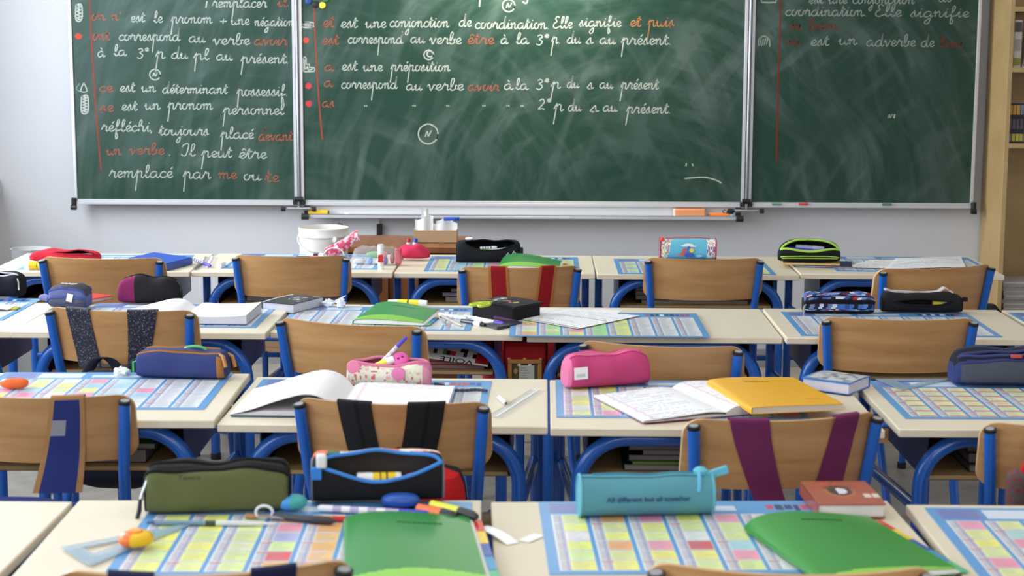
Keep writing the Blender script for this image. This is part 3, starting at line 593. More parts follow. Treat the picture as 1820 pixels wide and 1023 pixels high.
CL = {'41': 'wooden chair with blue posts in front of the red pencil case', '42': 'wooden chair with blue posts in front of the clear pouch', '43': 'wooden chair hung with red tan-edged straps in the farthest row', '44': 'wooden chair in front of the light blue pencil case',
 '45': 'turned wooden chair at the right end of the farthest row', '31': 'wooden chair hung with dark sparkly straps', '32': 'pale wavy-grained wooden chair behind the floral pencil case', '33': 'wooden chair mostly hidden behind the pink pencil case', '34': 'bare wooden chair at the right of the third row',
 '21': 'wooden chair hung with a blue tan-edged strap at the left edge', '22': 'wooden chair hung with wide black straps', '23': 'wooden chair hung with purple straps', '24': 'wooden chair at the right edge with a red strap', '11': 'wooden chair cut by the bottom edge, navy straps over it', '12': 'wooden chair top cut by the bottom edge below the right green notebook'}
CHM = {}
cp = make_chair()
for i, (k, (a, b_, c, d)) in enumerate(CHP.items()):
    lo, hi = .70, .82
    for _ in range(40):
        z = (lo + hi) / 2; p, q = atz(a, b_, z), atz(c, d, z)
        if (q - p).length / z > CW / CHT: lo = z
        else: hi = z
    o = cp if i == 0 else dup(cp); s = z / CHT
    o.location = ((p.x + q.x) / 2, (p.y + q.y) / 2, 0); rz = math.atan2(q.y - p.y, q.x - p.x); o.rotation_euler = (0, 0, rz); o.scale = (s, s, s)
    tag(o, CL[k], 'chair', 'school chairs'); CHM[k] = (o.location.copy(), rz, s)
    print('chair', k, [round(v, 3) for v in o.location], round(math.degrees(rz), 1), round(s, 3))

# ================================================================== school bags hung on the chairs
def strap(name, parent, path, col, edge=None, th=.009, ew=.006, mat='fabric', colf=None, conform=True):      # path: (x, y, z, width) in chair space
    P = smooth_path([p[:3] for p in path], 6); Wd = [p[0] for p in smooth_path([(p[3], 0, 0) for p in path], 6)]; n = len(P) - 1
    def f(u, v):
        i = int(round(v * n)); return (P[i].x + (u - .5) * Wd[i], P[i].y, P[i].z)
    m = MB(); vs, fs, cs = [], [], []
    nu = 8
    for i in range(n + 1):
        d = P[min(i + 1, n)] - P[max(i - 1, 0)]; nn = Vector((1, 0, 0)).cross(d).normalized()
        for lay in (0, 1):
            for j in range(nu + 1):
                u = j / nu; puff = th * (.35 + .65 * (1 - abs(2 * u - 1) ** 3))
                xx = P[i].x + (u - .5) * Wd[i]; base = Vector((xx, P[i].y + (back_y(max(-1, min(1, xx / .2025))) - back_y(max(-1, min(1, P[i].x / .2025))) if conform else 0), P[i].z)); vs.append(base + nn * (puff if lay else 0))
    w = nu + 1
    for i in range(n):
        for lay in (0, 1):
            for j in range(nu):
                a = i * 2 * w + lay * w + j; fs.append((a, a + 1, a + 2 * w + 1, a + 2 * w))
                cs.append(colf(j / nu, i / n) if colf else (edge if edge and j in (0, nu - 1) else col))
        for j in (0, nu):
            a = i * 2 * w + j; fs.append((a, a + w, a + 3 * w, a + 2 * w)); cs.append(edge or col)
    for i in (0, n):
        a = i * 2 * w
        for j in range(nu): fs.append((a + j, a + j + 1, a + w + j + 1, a + w + j)); cs.append(col)
    m.add(vs, fs, cs, None, True); return m.build(name, mat, parent)
def bag_body(parent, x, y, zt_, w, h, d, cols, name='body', n=4, edge=None, mat='fabric'):
    m = MB(); N, Mm = 14, 36; vs, fs, cs = [], [], []
    for i in range(N + 1):
        u = i / N; k = (1 - abs(2 * u - 1) ** 5) ** .3 if 0 < i < N else .25
        for j in range(Mm):
            a = 2 * PI * j / Mm
            vs.append((x + w / 2 * k ** .6 * sgp(math.cos(a), 2 / n), y + d / 2 * k * sgp(math.sin(a), 2 / n), zt_ - h + h * u))
    for i in range(N):
        for j in range(Mm):
            q = (j + 1) % Mm; fs.append((i * Mm + j, i * Mm + q, (i + 1) * Mm + q, (i + 1) * Mm + j)); cs.append(cols(i / N, j / Mm) if callable(cols) else cols)
    fs += [tuple(reversed(range(Mm))), tuple(N * Mm + j for j in range(Mm))]; cs += [cs[0], cs[-1]]
    m.add(vs, fs, cs, None, True); return m.build(name, mat, parent)
def bag(k, label, name='school_bag'):
    loc, rz, s = CHM[k]; return thing(name, label, 'bag', loc, rz, 'bags hung on the chairs', s)
def fy(x, v, off=.011): p = back_pt(min(1, max(-1, x / (CW / 2))), v, off + .0095); return p.y
def drape(x0, x1, w0, w1, zend, mid=None, back=.10):
    zt_ = CHT; P = [(x0, back_y(x0 / .2025) + .012 + .02, zt_ - back, w0), (x0, back_y(x0 / .2025) + .006, zt_ - .025, w0), (x0, back_y(x0 / .2025) + .002, zt_ + .002, w0), (x0, back_y(x0 / .2025) - .006, zt_ + .005, w0), (x0, fy(x0, 0, .001), zt_ + .001, w0)]
    n = 5
    for i in range(1, n + 1):
        t = i / n; z = zt_ - (zt_ - zend) * t; x = x0 + (x1 - x0) * t ** 1.2
        v = min(1, (zt_ - z) / BH); P.append((x, fy(x, v, .003) - max(0, (CHT - BH - z)) * .1, z, w0 + (w1 - w0) * t if not mid else w0 + (w1 - w0) * t))
    return P
def px2lx(px, l, r): return (px - (l + r) / 2) / (r - l) * CW
# black strapped red bag
l, r = 526, 873.6; t = bag('22', 'red and black school bag hanging by black straps behind the comic-print pencil case')
for (a, c, w0, w1) in ((640, 658, .072, .066), (766, 746, .074, .07)):
    strap('strap', t, drape(px2lx(a, l, r), px2lx(c, l, r), w0, w1, .63), (28, 28, 30), colf=lambda u, v: (18, 18, 20) if .4 < u < .55 else (30, 30, 33), th=.012)
bag_body(t, .03, -.125, .655, .27, .3, .15, lambda u, j: (190, 26, 30) if .5 < j < 1 and u > .25 else (30, 30, 33))
strap('handle', t, conform=False, path=[(-.02, -.085, .645, .02), (0, -.09, .662, .02), (.04, -.09, .664, .02), (.08, -.085, .645, .02)], col=(24, 24, 26))
# purple straps
l, r = 1213.6, 1560; t = bag('23', 'purple school bag hanging by plain purple straps on its chair')
for (a, c, w0, w1) in ((1313, 1362, .074, .06), (1486, 1456, .058, .066)):
    strap('strap', t, drape(px2lx(a, l, r), px2lx(c, l, r), w0, w1, .575), (112, 42, 84), th=.005)
bag_body(t, .02, -.13, .575, .28, .26, .14, (112, 34, 74))
# sparkly straps
l, r = 87, 352.6; t = bag('31', 'dark school bag hanging by dark sparkly straps on its chair')
for (a, c, w0, w1) in ((153, 167, .070, .066), (268, 252, .074, .05)):
    p = drape(px2lx(a, l, r), px2lx(c, l, r), w0, w1, .60)
    strap('strap', t, p, (34, 35, 52), th=.012, mat='sparkle_fabric')
strap('handle', t, conform=False, path=[(px2lx(178, l, r), -.1, .60, .03), (px2lx(192, l, r), -.1, .632, .03), (px2lx(207, l, r), -.1, .64, .03), (px2lx(222, l, r), -.1, .63, .03), (px2lx(236, l, r), -.1, .60, .03)], col=(24, 27, 42))
bag_body(t, .02, -.14, .612, .27, .3, .14, (38, 40, 54))
# red straps, tan edges
l, r = 813, 1032; t = bag('43', 'red school bag hanging by tan-edged red straps on its chair')
for (a, c, w0, w1) in ((882, 889, .062, .066), (970, 960, .056, .058)):
    strap('strap', t, drape(px2lx(a, l, r), px2lx(c, l, r), w0, w1, .58), (150, 26, 34), (178, 116, 60), th=.006)
bag_body(t, .01, -.14, .58, .28, .3, .14, (150, 28, 34))
# blue tan-edged strap at the left edge
l, r = -100, 239.7; t = bag('21', 'blue tan-trimmed school bag hanging on the leftmost chair')
strap('strap', t, drape(px2lx(136, l, r), px2lx(108, l, r), .064, .1, .55), (44, 56, 116), (170, 126, 82), th=.007, colf=lambda u, v: (174, 130, 86) if u < .1 or u > .85 or v < .45 else ((150, 152, 158) if u < .38 and .56 < v < .66 else (44, 56, 118)))
strap('strap', t, drape(px2lx(-50, l, r), px2lx(-40, l, r), .064, .1, .55), (44, 56, 116), (170, 126, 82), th=.007)
bag_body(t, -.01, -.14, .562, .3, .3, .13, (44, 54, 112))
# navy straps, nearest chair
l, r = 97, 626.7; t = bag('11', 'navy school bag on the chair cut by the bottom edge')
for (a, c) in ((236, 245), (484, 470)):
    strap('strap', t, drape(px2lx(a, l, r), px2lx(c, l, r), .062, .06, .6), (26, 30, 62), th=.007)
bag_body(t, 0, -.14, .6, .28, .3, .14, (26, 30, 62))
# red strap at the right edge
l, r = 1742, 2095; t = bag('24', 'dark bag with a red strap and grey-red pad at the right edge')
strap('strap', t, conform=False, path=[(-.137, -.1, .665, .022), (-.128, -.105, .69, .024), (-.112, -.1, .72, .026), (-.085, -.085, .752, .03), (-.07, -.05, .775, .03), (-.06, 0, .76, .03)], col=(204, 30, 36), th=.01)
bag_body(t, -.146, -.1, .678, .046, .105, .04, lambda u, j: (96, 84, 80) if random.random() < .75 else (140, 50, 58), 'pad', 2.5)
bag_body(t, .01, -.14, .695, .25, .4, .13, (30, 42, 96))

# ================================================================== printed desk charts (conjugation tables)
Wt, Yl, Pk, Bl, Gn, Og, Rd, Lg = (238, 238, 234), (240, 243, 128), (246, 160, 186), (178, 220, 230), (172, 232, 150), (248, 186, 110), (226, 96, 104), (226, 240, 160)
CHW, CHD = .545, .40
def chart(key, label, corner, px, py, rot, cols, header=1, w=CHW, d=CHD, dz=0):
    """corner: which corner of the sheet stands at photo pixel (px, py) of desk `key`."""
    z = DZ(key) + dz; p = atz(px, py, z); a = math.radians(rot)
    ox, oy = {'fl': (0, 0), 'fr': (w, 0), 'bl': (0, d), 'br': (w, d)}[corner]
    t = thing('desk_chart', label, 'desk chart', (p.x - ox * math.cos(a) + oy * math.sin(a), p.y - ox * math.sin(a) - oy * math.cos(a), z + .0004), a, 'blue conjugation charts on the desks')
    MB().box(0, w, 0, d, 0, .0014, (98, 158, 212)).build('backing_sheet', 'gloss', t)
    m = MB(); rnd = random.Random(key + label); k = [0]
    def q(x0, x1, y0, y1, c, lay): zz = .0014 + .00012 * lay; m.quad((x0, y0, zz), (x1, y0, zz), (x1, y1, zz), (x0, y1, zz), c)
    hz = d * .80; mg = .014
    q(mg, w * .16, hz + .012, d - .012, (128, 142, 196), 1); q(w * .17, w * .36, hz + .014, d - .014, (214, 226, 240), 1)
    for i in range(4): q(mg + .004, w * .15, hz + .018 + i * .014, hz + .023 + i * .014, (96, 112, 172), 2)
    q(w * .4, w * .62, hz + .02, d - .03, (206, 220, 236), 1); x = w * .72
    for i in range(9):
        g = rnd.uniform(.008, .014); q(x, x + g, hz + .025 + rnd.uniform(-.006, .006), hz + .055, rnd.choice([(70, 90, 170), (200, 80, 110), (230, 230, 240), (60, 70, 110)]), 2); x += g + .003
    n = 8; cw = (w - 2 * mg) / n; y0, y1 = mg, hz
    for c in range(n):
        xa, xb = mg + c * cw + .0035, mg + (c + 1) * cw - .0035; q(xa, xb, y0, y1, (232, 234, 236), 1); lab = xa + (xb - xa) * .33
        pal = cols[c % len(cols)]; rows = 6; rh = (y1 - y0) / rows
        q(xa + (xb - xa) * .2, lab - .001, y0 + .003, y1 - .003, (190, 196, 220), 2)
        for r in range(rows):
            a0, a1 = y0 + r * rh, y0 + (r + 1) * rh; hc = pal[r % len(pal)]
            if hc: q(lab, xb - .001, a0 + .004, a1 - .002, tuple(v + rnd.randint(-6, 6) if v < 246 else v for v in hc), 2)
            q(xa, xb, a0, a0 + .0012, (150, 176, 214), 3)
            if pal is STRIPED: q(lab, xb, a0 + .006, a0 + .014, (238, 110, 116), 3)
            for ln in range(6):
                yy = a0 + rh * (.14 + .14 * ln)
                q(xa + .003, lab - .002, yy, yy + .0022, rnd.choice([(120, 128, 160), (150, 140, 170), (170, 120, 130)]), 3)
                e = rnd.uniform(.45, .92)
                q(lab + .003, lab + (xb - lab) * e, yy, yy + .0014, rnd.choice([(170, 178, 186), (150, 160, 176), (190, 176, 170)]), 3)
            if rnd.random() < .35: q(xa + .002, xa + .02, a1 - .009, a1 - .004, (220, 120, 110), 4)
    m.build('table_print', 'gloss', t); return t
STRIPED = [(236, 240, 190), (226, 240, 196), (244, 244, 180)]
yy = [Yl, Lg, Yl, Wt]; mix = [Yl, Pk, Lg, Bl]; wh = [None]
PAL = {'hl': [[Yl, Lg, Yl], [Lg, Yl, Yl], [Lg, Lg, (226, 236, 190)], [Og, Rd, Lg, (180, 190, 230), Pk], [Og, (248, 200, 140)], [Yl, Lg]],
       'col': [yy, [Yl, Lg, Og], [Lg, Yl, Pk], [Lg, Yl, Rd, Wt], [Lg, Pk, Bl, Lg], wh, wh, [Lg]], 'pale': [wh], 'left': [[Pk, Bl, Yl], [Yl, Lg, Pk, Bl], [Lg, Yl, Wt], [Yl, Bl, Pk], [Bl, (206, 230, 232)], [None, None, Bl, Pk], wh, wh],
       'stripe': [STRIPED], 'far': [[Lg, Yl], [Bl], [Gn, Lg], [Pk], [Gn, Lg], [Bl, Lg], wh, [Lg]], 'mid': [[Og, Lg, Wt], [Gn, Lg], [Yl, Pk, Lg], [Gn], [Yl, Lg], wh, wh, wh], 'right': [[Lg, Pk, Lg, Yl], [Pk, Bl, Lg], [Yl, Lg], [Bl, Pk]]}
chart('12', 'blue desk chart full of yellow highlighting under the olive case and nearest green notebook', 'bl', 277, 893, 1.5, PAL['hl'])
chart('13', 'blue desk chart in front of the teal pencil case', 'bl', 957, 893, 2.2, PAL['col'])
chart('14', 'blue desk chart in the bottom right corner of the photo', 'bl', 1643, 903, -.5, PAL['right'])
chart('21', 'blue desk chart under the orange oval eraser', 'fr', 362.8, 728, 1.2, PAL['left'])
chart('22', 'blue desk chart under the open white notebook and floral pencil case', 'bl', 468, 674, -.8, PAL['pale'])
chart('23', 'blue desk chart partly under the pink pencil case', 'fl', 989, 742, -.4, [[Lg, Wt, Yl], [Pk, Lg, Yl], wh])
chart('24', 'blue desk chart with red and yellow stripes in front of the navy grey case', 'fl', 1609, 744.4, .2, PAL['stripe'])
chart('30', 'blue desk chart at the left edge of the third row', 'fr', 5, 569.5, .3, PAL['pale'], dz=0)
chart('31', 'blue desk chart under the black and maroon case', 'fr', 454.5, 582.6, -.4, PAL['pale'])
chart('32', 'blue desk chart half covered by the green notebook of the third row', 'fr', 835, 588.3, -1.6, PAL['pale'])
chart('33', 'blue desk chart under the loose white worksheets', 'fr', 1262, 600, -.2, PAL['mid'], dz=.0045)
chart('34', 'blue desk chart under the two dark cases of the third row', 'fl', 1424, 596.7, -.4, PAL['pale'])
chart('35', 'blue desk chart cut by the right edge of the photo in the third row', 'bl', 1792, 556, 0, PAL['far'])
chart('41', 'blue desk chart under the red pencil case and blue folder', 'fl', 30, 479, 1.2, PAL['pale'])
chart('42', 'blue desk chart beside the standing glue stick', 'fr', 669.7, 478.7, -.3, PAL['pale'])
chart('43', 'blue desk chart with bright columns under the open black pencil case', 'fl', 752.8, 482, -.5, PAL['far'])
chart('44', 'blue desk chart behind the chair of the light blue pencil case', 'fl', 1099, 487, -.2, PAL['far'][5:] + [[Lg]])
chart('45', 'blue desk chart under the white papers on the rightmost far desk', 'fl', 1487, 482, -1.2, PAL['pale'])
CT = .0032            # top of a chart above the desk

# ================================================================== paper goods
def notebook(name, label, key, px, py, rz, w, h, t, col, wave=None, bulge=.012, tabs=None, dz=CT, cat='notebook', pages=(238, 236, 232), title=None, spine='l', lift=0, corner='fl'):
    """closed exercise book; (px, py) is its front-left corner unless corner says otherwise."""
    z = DZ(key) + dz; p = atz(px, py, z); a = math.radians(rz)
    ox, oy = {'fl': (0, 0), 'fr': (w, 0), 'bl': (0, h), 'br': (w, h)}[corner]
    o = thing(name, label, cat, (p.x - ox * math.cos(a) + oy * math.sin(a), p.y - ox * math.sin(a) - oy * math.cos(a), z), a)
    def bul(v): return .3 + .7 * v
    def prof(u, v=1.0): return t + bulge * bul(v) * math.sin(PI * min(1, u ** .6)) * (1 - .15 * u)
    def top(u, v): return (u * w, v * h, prof(u, v))
    def cc(u, v):
        if wave and v < wave[1] + wave[2] * math.sin(PI * u): return wave[0]
        return col
    m = MB().sheet(top, 40, 64, .0009, cc, edge=col)
    m.build('front_cover', 'gloss', o)
    MB().box(0, w, 0, h, 0, .0008, col).build('back_cover', 'gloss', o)
    pg = MB(); nu = 20
    vs = [(.002 + (w - .004 + (.011 if b else 0)) * i / nu, y, .0009 if b else prof(i / nu, y / h) - .0011) for y in (.002, h - .002) for b in (1, 0) for i in range(nu + 1)]; K = nu + 1
    fs = [(i, i + 1, K + i + 1, K + i) for i in range(nu)] + [(2 * K + i, 3 * K + i, 3 * K + i + 1, 2 * K + i + 1) for i in range(nu)] + [(nu, 2 * K + nu, 3 * K + nu, K + nu), (0, K, 3 * K, 2 * K)]
    pg.add(vs, fs, pages); pg.build('pages', 'matte', o)
    MB().sheet(lambda u, v: (.0012 * math.sin(PI * u) * -1, h * v, .0002 + (t - .0006) * u), 6, 2, .0006, col, down=(.0008, 0, 0)).build('spine', 'gloss', o)
    if tabs:
        n = len(tabs)
        for i, c in enumerate(tabs): MB().box(w + .004, w + .021, h * (1 - (i + 1) / n) + .001, h * (1 - i / n) - .002, .0012, .0022, c).build('index_tab', 'gloss', o)
    if title:
        m = MB(); tx, ty, tw, n, c = title; rnd = random.Random(label)
        for i in range(n):
            a0 = tx + tw * i / n; zc = prof(a0 / w, ty / h) + .0006; zd = prof((a0 + tw / n * .8) / w, ty / h) + .0006
            m.quad((a0, ty, zc), (a0 + tw / n * .8, ty, zd), (a0 + tw / n * .8, ty + rnd.uniform(.004, .006), zd), (a0, ty + .005, zc), c)
        m.build('cover_title', 'matte', o)
    return o
def open_notebook(label, key, px, py, rz, w, h, left, right, ink=(150, 156, 190), cover=(40, 90, 70), dz=CT, corner='fl', lines=18, seed=1, dens=.7, twist=0):
    """open exercise book; left / right: list of (u, z) profile of each page from the spine outwards."""
    z = DZ(key) + dz; p = atz(px, py, z); a = math.radians(rz)
    ox, oy = {'fl': (0, 0), 'fr': (2 * w, 0), 'bl': (0, h), 'br': (2 * w, h)}[corner]
    o = thing('open_notebook', label, 'notebook', (p.x - ox * math.cos(a) + oy * math.sin(a), p.y - ox * math.sin(a) - oy * math.cos(a), z), a)
    rnd = random.Random(seed)
    def interp(pr, u):
        P = smooth_path([(x, 0, y) for x, y in pr], 8)
        for q0, q1 in zip(P, P[1:]):
            if q0.x <= u <= q1.x + 1e-6: return q0.z + (q1.z - q0.z) * (u - q0.x) / max(1e-6, q1.x - q0.x)
        return P[-1].z
    for sgn, pr, nm in ((-1, left, 'left_page'), (1, right, 'right_page')):
        if not pr: continue
        NU, NV = 34, lines * 3
        tab = [interp(pr, i / NU) for i in range(NU + 1)]
        ends = [rnd.uniform(.4, .95) if rnd.random() < dens else 0 for _ in range(lines)]
        def f(u, v): return (w + sgn * w * u, v * h, max(.0026, tab[int(round(u * NU))] * (1 + twist * v)))
        def cc(u, v):
            r = int(v * lines); ph = v * lines - r; uu = u if sgn > 0 else 1 - u
            if .33 < ph < .67 and uu < ends[r] and uu > .08 and rnd.random() < .62: return ink
            if abs(uu - .12) < .016: return (236, 206, 214)
            return (240, 240, 242)
        MB().sheet(f, NU, NV, .0022, cc, edge=(236, 234, 232)).build(nm, 'matte', o)
        st = MB(); K = NU + 1
        e = [(w + sgn * w * i / NU, y, zz) for y in (.001, h - .001) for zz in (0, 1) for i in range(K)]
        e = [(x, y, .0012 if zz == 0 else (max(.0018, min(tab[int(round(abs(x - w) / w * NU))] * .45, .011)) if sgn < 0 else max(.0018, tab[int(round(abs(x - w) / w * NU))] - .0023))) for x, y, zz in e]
        fs = [(i, i + 1, K + i + 1, K + i) for i in range(NU)] + [(2 * K + i, 3 * K + i, 3 * K + i + 1, 2 * K + i + 1) for i in range(NU)] + [(K + i, K + i + 1, 3 * K + i + 1, 3 * K + i) for i in range(NU)] + [(NU, 2 * K + NU, 3 * K + NU, K + NU)]
        st.add(e, fs, (208, 206, 212)); st.build('page_stack', 'matte', o)
    MB().box(0 if left else w, 2 * w if right else w, -.002, h + .002, 0, .001, cover).build('cover', 'gloss', o); return o
def book(label, key, px, py, rz, w, h, t, cov, art=None, dz=CT, corner='fl', spine_side='l', name='book', pages=(232, 228, 222), grp=None):
    z = DZ(key) + dz if isinstance(key, str) else key; p = atz(px, py, z); a = math.radians(rz)
    ox, oy = {'fl': (0, 0), 'fr': (w, 0), 'bl': (0, h), 'br': (w, h)}[corner]
    o = thing(name, label, 'book', (p.x - ox * math.cos(a) + oy * math.sin(a), p.y - ox * math.sin(a) - oy * math.cos(a), z), a, grp)
    c = .0018
    MB().box(0, w, 0, h, 0, c, cov).build('back_cover', 'gloss', o, .0006)
    def f(u, v): return (u * w, v * h, t + .002 * math.sin(PI * v) * (1 if art else 0))
    MB().sheet(f, 40, 40, c, art or cov, edge=cov).build('front_cover', 'gloss', o)
    xs = {'l': (0, c), 'r': (w - c, w)}.get(spine_side)
    if xs: MB().box(xs[0], xs[1], 0, h, c, t - c, cov).build('spine', 'gloss', o); a0, a1, b0, b1 = (c, w - .003, .003, h - .003) if spine_side == 'l' else (.003, w - c, .003, h - .003)
    else: MB().box(0, w, h - c, h, c, t - c, cov).build('spine', 'gloss', o); a0, a1, b0, b1 = .003, w - .003, .003, h - c
    MB().box(a0, a1, b0, b1, c, t - c, pages).build('pages', 'matte', o); return o
def sheet_paper(label, key, corners, lift=.001, dz=CT + .0005, lines=None, name='worksheet', curl=0, seed=3):
    """one loose sheet given by its four photo corners: front-left, front-right, back-right, back-left."""
    z = DZ(key) + dz; P = [atz(x, y, z) for x, y in corners]; c = (P[0] + P[1] + P[2] + P[3]) / 4
    o = thing(name, label, 'paper', c); rnd = random.Random(seed)
    NV = 48; pat = [rnd.random() for _ in range(NV)]; end = [rnd.uniform(.5, .95) for _ in range(NV)]
    def f(u, v):
        q = (P[0] * (1 - u) + P[1] * u) * (1 - v) + (P[3] * (1 - u) + P[2] * u) * v - c
        return (q.x, q.y, .0006 + lift * math.sin(PI * u) * math.sin(PI * v) + curl * max(0, u - .6) ** 2)
    def cc(u, v):
        r = int(v * NV); d = lines.get(r) if isinstance(lines, dict) else None
        if d: return d if .05 < u < .95 else (238, 238, 236)
        if lines and r % 2 == 0 and .08 < u < end[r] and pat[r] < .75 and .06 < v < .94 and rnd.random() < .7: return (196, 198, 204)
        return (240, 240, 239)
    MB().sheet(f, 40, NV, .0003, cc).build('sheet', 'matte', o); return o

# ================================================================== pens and small tools
def stick(name, label, cat, p0, p1, r, parts, grp=None, sides=14):
    """a pen-like thing from p0 to p1; parts: (name, material, [(t, radius factor, colour)...]) with t 0..1 along it."""
    p0, p1 = Vector(p0), Vector(p1); d = p1 - p0; Ln = d.length
    o = thing(name, label, cat, p0, 0, grp); M = d.to_track_quat('Z', 'Y').to_matrix().to_4x4()
    for nm, mt, prof in parts:
        pr = [(r * k, t * Ln, c) for t, k, c in prof]
        pr = [(0, pr[0][1], pr[0][2])] + pr + [(0, pr[-1][1], pr[-1][2])]
        MB().lathe(pr, sides, (200, 200, 200), M).build(nm, mt, o)
    return o
def desk_pt(key, px, py, r): return on(key, px, py, r)
def barrel(c, t0=0, t1=.62, band=None):
    pr = [(t0, .55, c), (t0 + .03, 1, c)]
    if band:
        n = 8
        for i in range(n): pr.append((t0 + .06 + (t1 - t0 - .1) * i / n, 1, band if i % 2 else c))
    return ('barrel', 'plastic', pr + [(t1, 1, c)])
def capp(c, t0=.62, t1=1): return ('cap', 'plastic', [(t0, 1.08, c), (t1 - .04, 1.02, c), (t1, .7, c)])
def glue_stick(name, label, p0, p1, r, label_col, cap=(236, 236, 232), mark=(20, 20, 20), ct=.64):
    return stick(name, label, 'glue stick', p0, p1, r, [('tube', 'plastic', [(0, .95, (236, 236, 230)), (.12, 1, label_col), (.3, 1, mark), (.34, 1, label_col), (.45, 1, mark), (.48, 1, label_col), (ct, 1, label_col)]), ('cap', 'plastic', [(ct, 1.03, cap), (.97, 1.03, cap), (1, .9, cap)])])

# ================================================================== pencil cases
def pouch(label, key, px, py, rz, L, D, H, col, colf=None, n=3.2, k=7, gap=None, zipc=None, lining=(20, 20, 22), mat='fabric', dz=CT, name='pencil_case', amp=.002, pull=None, zip_r=.0028, ends=None, tilt=0, seed=0, zlines=(), anchor='c', nx=36, z=None):
    """soft case, long side along x; (px, py) is the middle of its front bottom edge."""
    zz = DZ(key) + dz if z is None else z; p = atz(px, py, zz); a = math.radians(rz)
    o = thing(name, label, 'pencil case', (p.x - D / 2 * math.sin(a), p.y + D / 2 * math.cos(a), zz), a)
    rnd = random.Random(seed + int(px)); ph = [rnd.uniform(0, 6) for _ in range(6)]
    Mm = 44; us = [.5 - .5 * math.cos(PI * i / nx) for i in range(nx + 1)]
    def sc(u): return max(.04, 1 - abs(2 * u - 1) ** k) ** (1 / k) if k < 30 else 1
    g0, gm, xa, xb = gap or (PI / 2, 0, .1, .9)
    def gap_at(u):
        if not gap: return 0.0
        t = (u - xa) / (xb - xa); return gm * math.sin(PI * min(1, max(0, t))) ** .6 if 0 < t < 1 else 0.0
    def surf(u, ang, f=1.0):
        s = sc(u); y = D / 2 * s * sgp(math.cos(ang), 2 / n) * f; zc = H / 2; zz_ = zc * (.25 + .75 * s) + H / 2 * s * sgp(math.sin(ang), 2 / n) * f
        w = amp * math.sin(9 * u + ph[0] + 2 * ang) + amp * math.sin(17 * u + ph[1] - ang) * .6
        x = (u - .5) * L * (1 if f == 1 else .985)
        if math.sin(ang) > -.5: zz_ += w * (1 + math.sin(ang)) / 2; y += w * .6 * math.cos(ang)
        return Vector((x, y + tilt * zz_, max(0.0, zz_)))
    def shell(f, cf, base):
        vs, fs, cs = [], [], []; W_ = Mm + 1
        for u in us:
            g = gap_at(u)
            for j in range(W_): vs.append(surf(u, g0 + g + (2 * PI - 2 * g) * j / Mm, f))
        for i in range(nx):
            for j in range(Mm):
                fs.append((i * W_ + j, i * W_ + j + 1, (i + 1) * W_ + j + 1, (i + 1) * W_ + j)); um = (us[i] + us[i + 1]) / 2; g = gap_at(um)
                cs.append(cf(um, (g0 + g + (2 * PI - 2 * g) * (j + .5) / Mm) % (2 * PI)) if cf else base)
        fs += [tuple(range(W_)), tuple(nx * W_ + j for j in reversed(range(W_)))]
        e0 = cf(0, -1) if cf else base; cs += [e0, cf(1, -1) if cf else base]
        return MB().add(vs, fs, cs, None, True)
    shell(1.0, colf, col).build('body', mat, o)
    if gap: shell(.93, None, lining).build('lining', 'matte', o)
    if zipc:
        if gap:
            N = 30; lip = []
            for sg in (1, -1):
                pts = [surf(xa + (xb - xa) * i / N, g0 + sg * gap_at(xa + (xb - xa) * i / N), 1.0) for i in range(N + 1)]; lip.append(pts)
            zp = MB(); [zp.tube(q, zip_r, 8, zipc) for q in lip]; zp.build('zipper', 'fabric', o)
        else:
            zp = MB(); zp.tube([surf(xa + (xb - xa) * i / 30, g0, 1.0) for i in range(31)], zip_r, 8, zipc); zp.build('zipper', 'fabric', o)
    for zl in zlines:                                   # extra piping lines: (angle, u0, u1, radius, colour, name)
        MB().tube([surf(zl[1] + (zl[2] - zl[1]) * i / 40, zl[0], 1.0) for i in range(41)], zl[3], 8, zl[4]).build(zl[5] if len(zl) > 5 else 'piping', 'fabric', o)
    if pull:
        u, ang, ln, c, dx, dzp = pull; q = surf(u, ang, 1.0)
        MB().tube([q, q + Vector((dx * .5, -.006, dzp * .4)), q + Vector((dx, -.008, dzp))], [.0035, .005, .0042], 8, c).build('zipper_pull', 'plastic', o)
    if ends:
        for sg in (0, 1):
            pts = [surf(sg, g0 + 2 * PI * j / 40, 1.0) for j in range(40)]; MB().tube(pts, .0025, 8, ends, None, True).build('end_piping', 'fabric', o)
    o['_k'] = 0; del o['_k']
    return o, surf
def inside(o, x, y, z): return Matrix.Translation(o.location) @ o.rotation_euler.to_matrix().to_4x4() @ Vector((x, y, z))
def lump(name, label, cat, loc, rz, sx, sy, sz, colf, mat='plastic', p=2.4, extra=None):
    o = thing(name, label, cat, loc, rz); m = MB(); N, Mm = 16, 28; vs, fs, cs = [], [], []
    for i in range(N + 1):
        th = PI * i / N - PI / 2
        for j in range(Mm):
            a = 2 * PI * j / Mm; vs.append((sx * sgp(math.cos(th), 2 / p) * sgp(math.cos(a), 2 / p), sy * sgp(math.cos(th), 2 / p) * sgp(math.sin(a), 2 / p), sz + sz * sgp(math.sin(th), 2 / p)))
    for i in range(N):
        for j in range(Mm):
            q = (j + 1) % Mm; fs.append((i * Mm + j, i * Mm + q, (i + 1) * Mm + q, (i + 1) * Mm + j)); cs.append(colf(2 * PI * (j + .5) / Mm, i / N) if callable(colf) else colf)
    m.add(vs, fs, cs, None, True); m.build('body', mat, o); return o

def ang(key, p, q, dz=0): a, b_ = on(key, *p, dz), on(key, *q, dz); return math.degrees(math.atan2(b_.y - a.y, b_.x - a.x)), (b_ - a).length
def hsh(*a): return random.Random(repr(a)).random()
PEN = 'pens and markers on the desks'
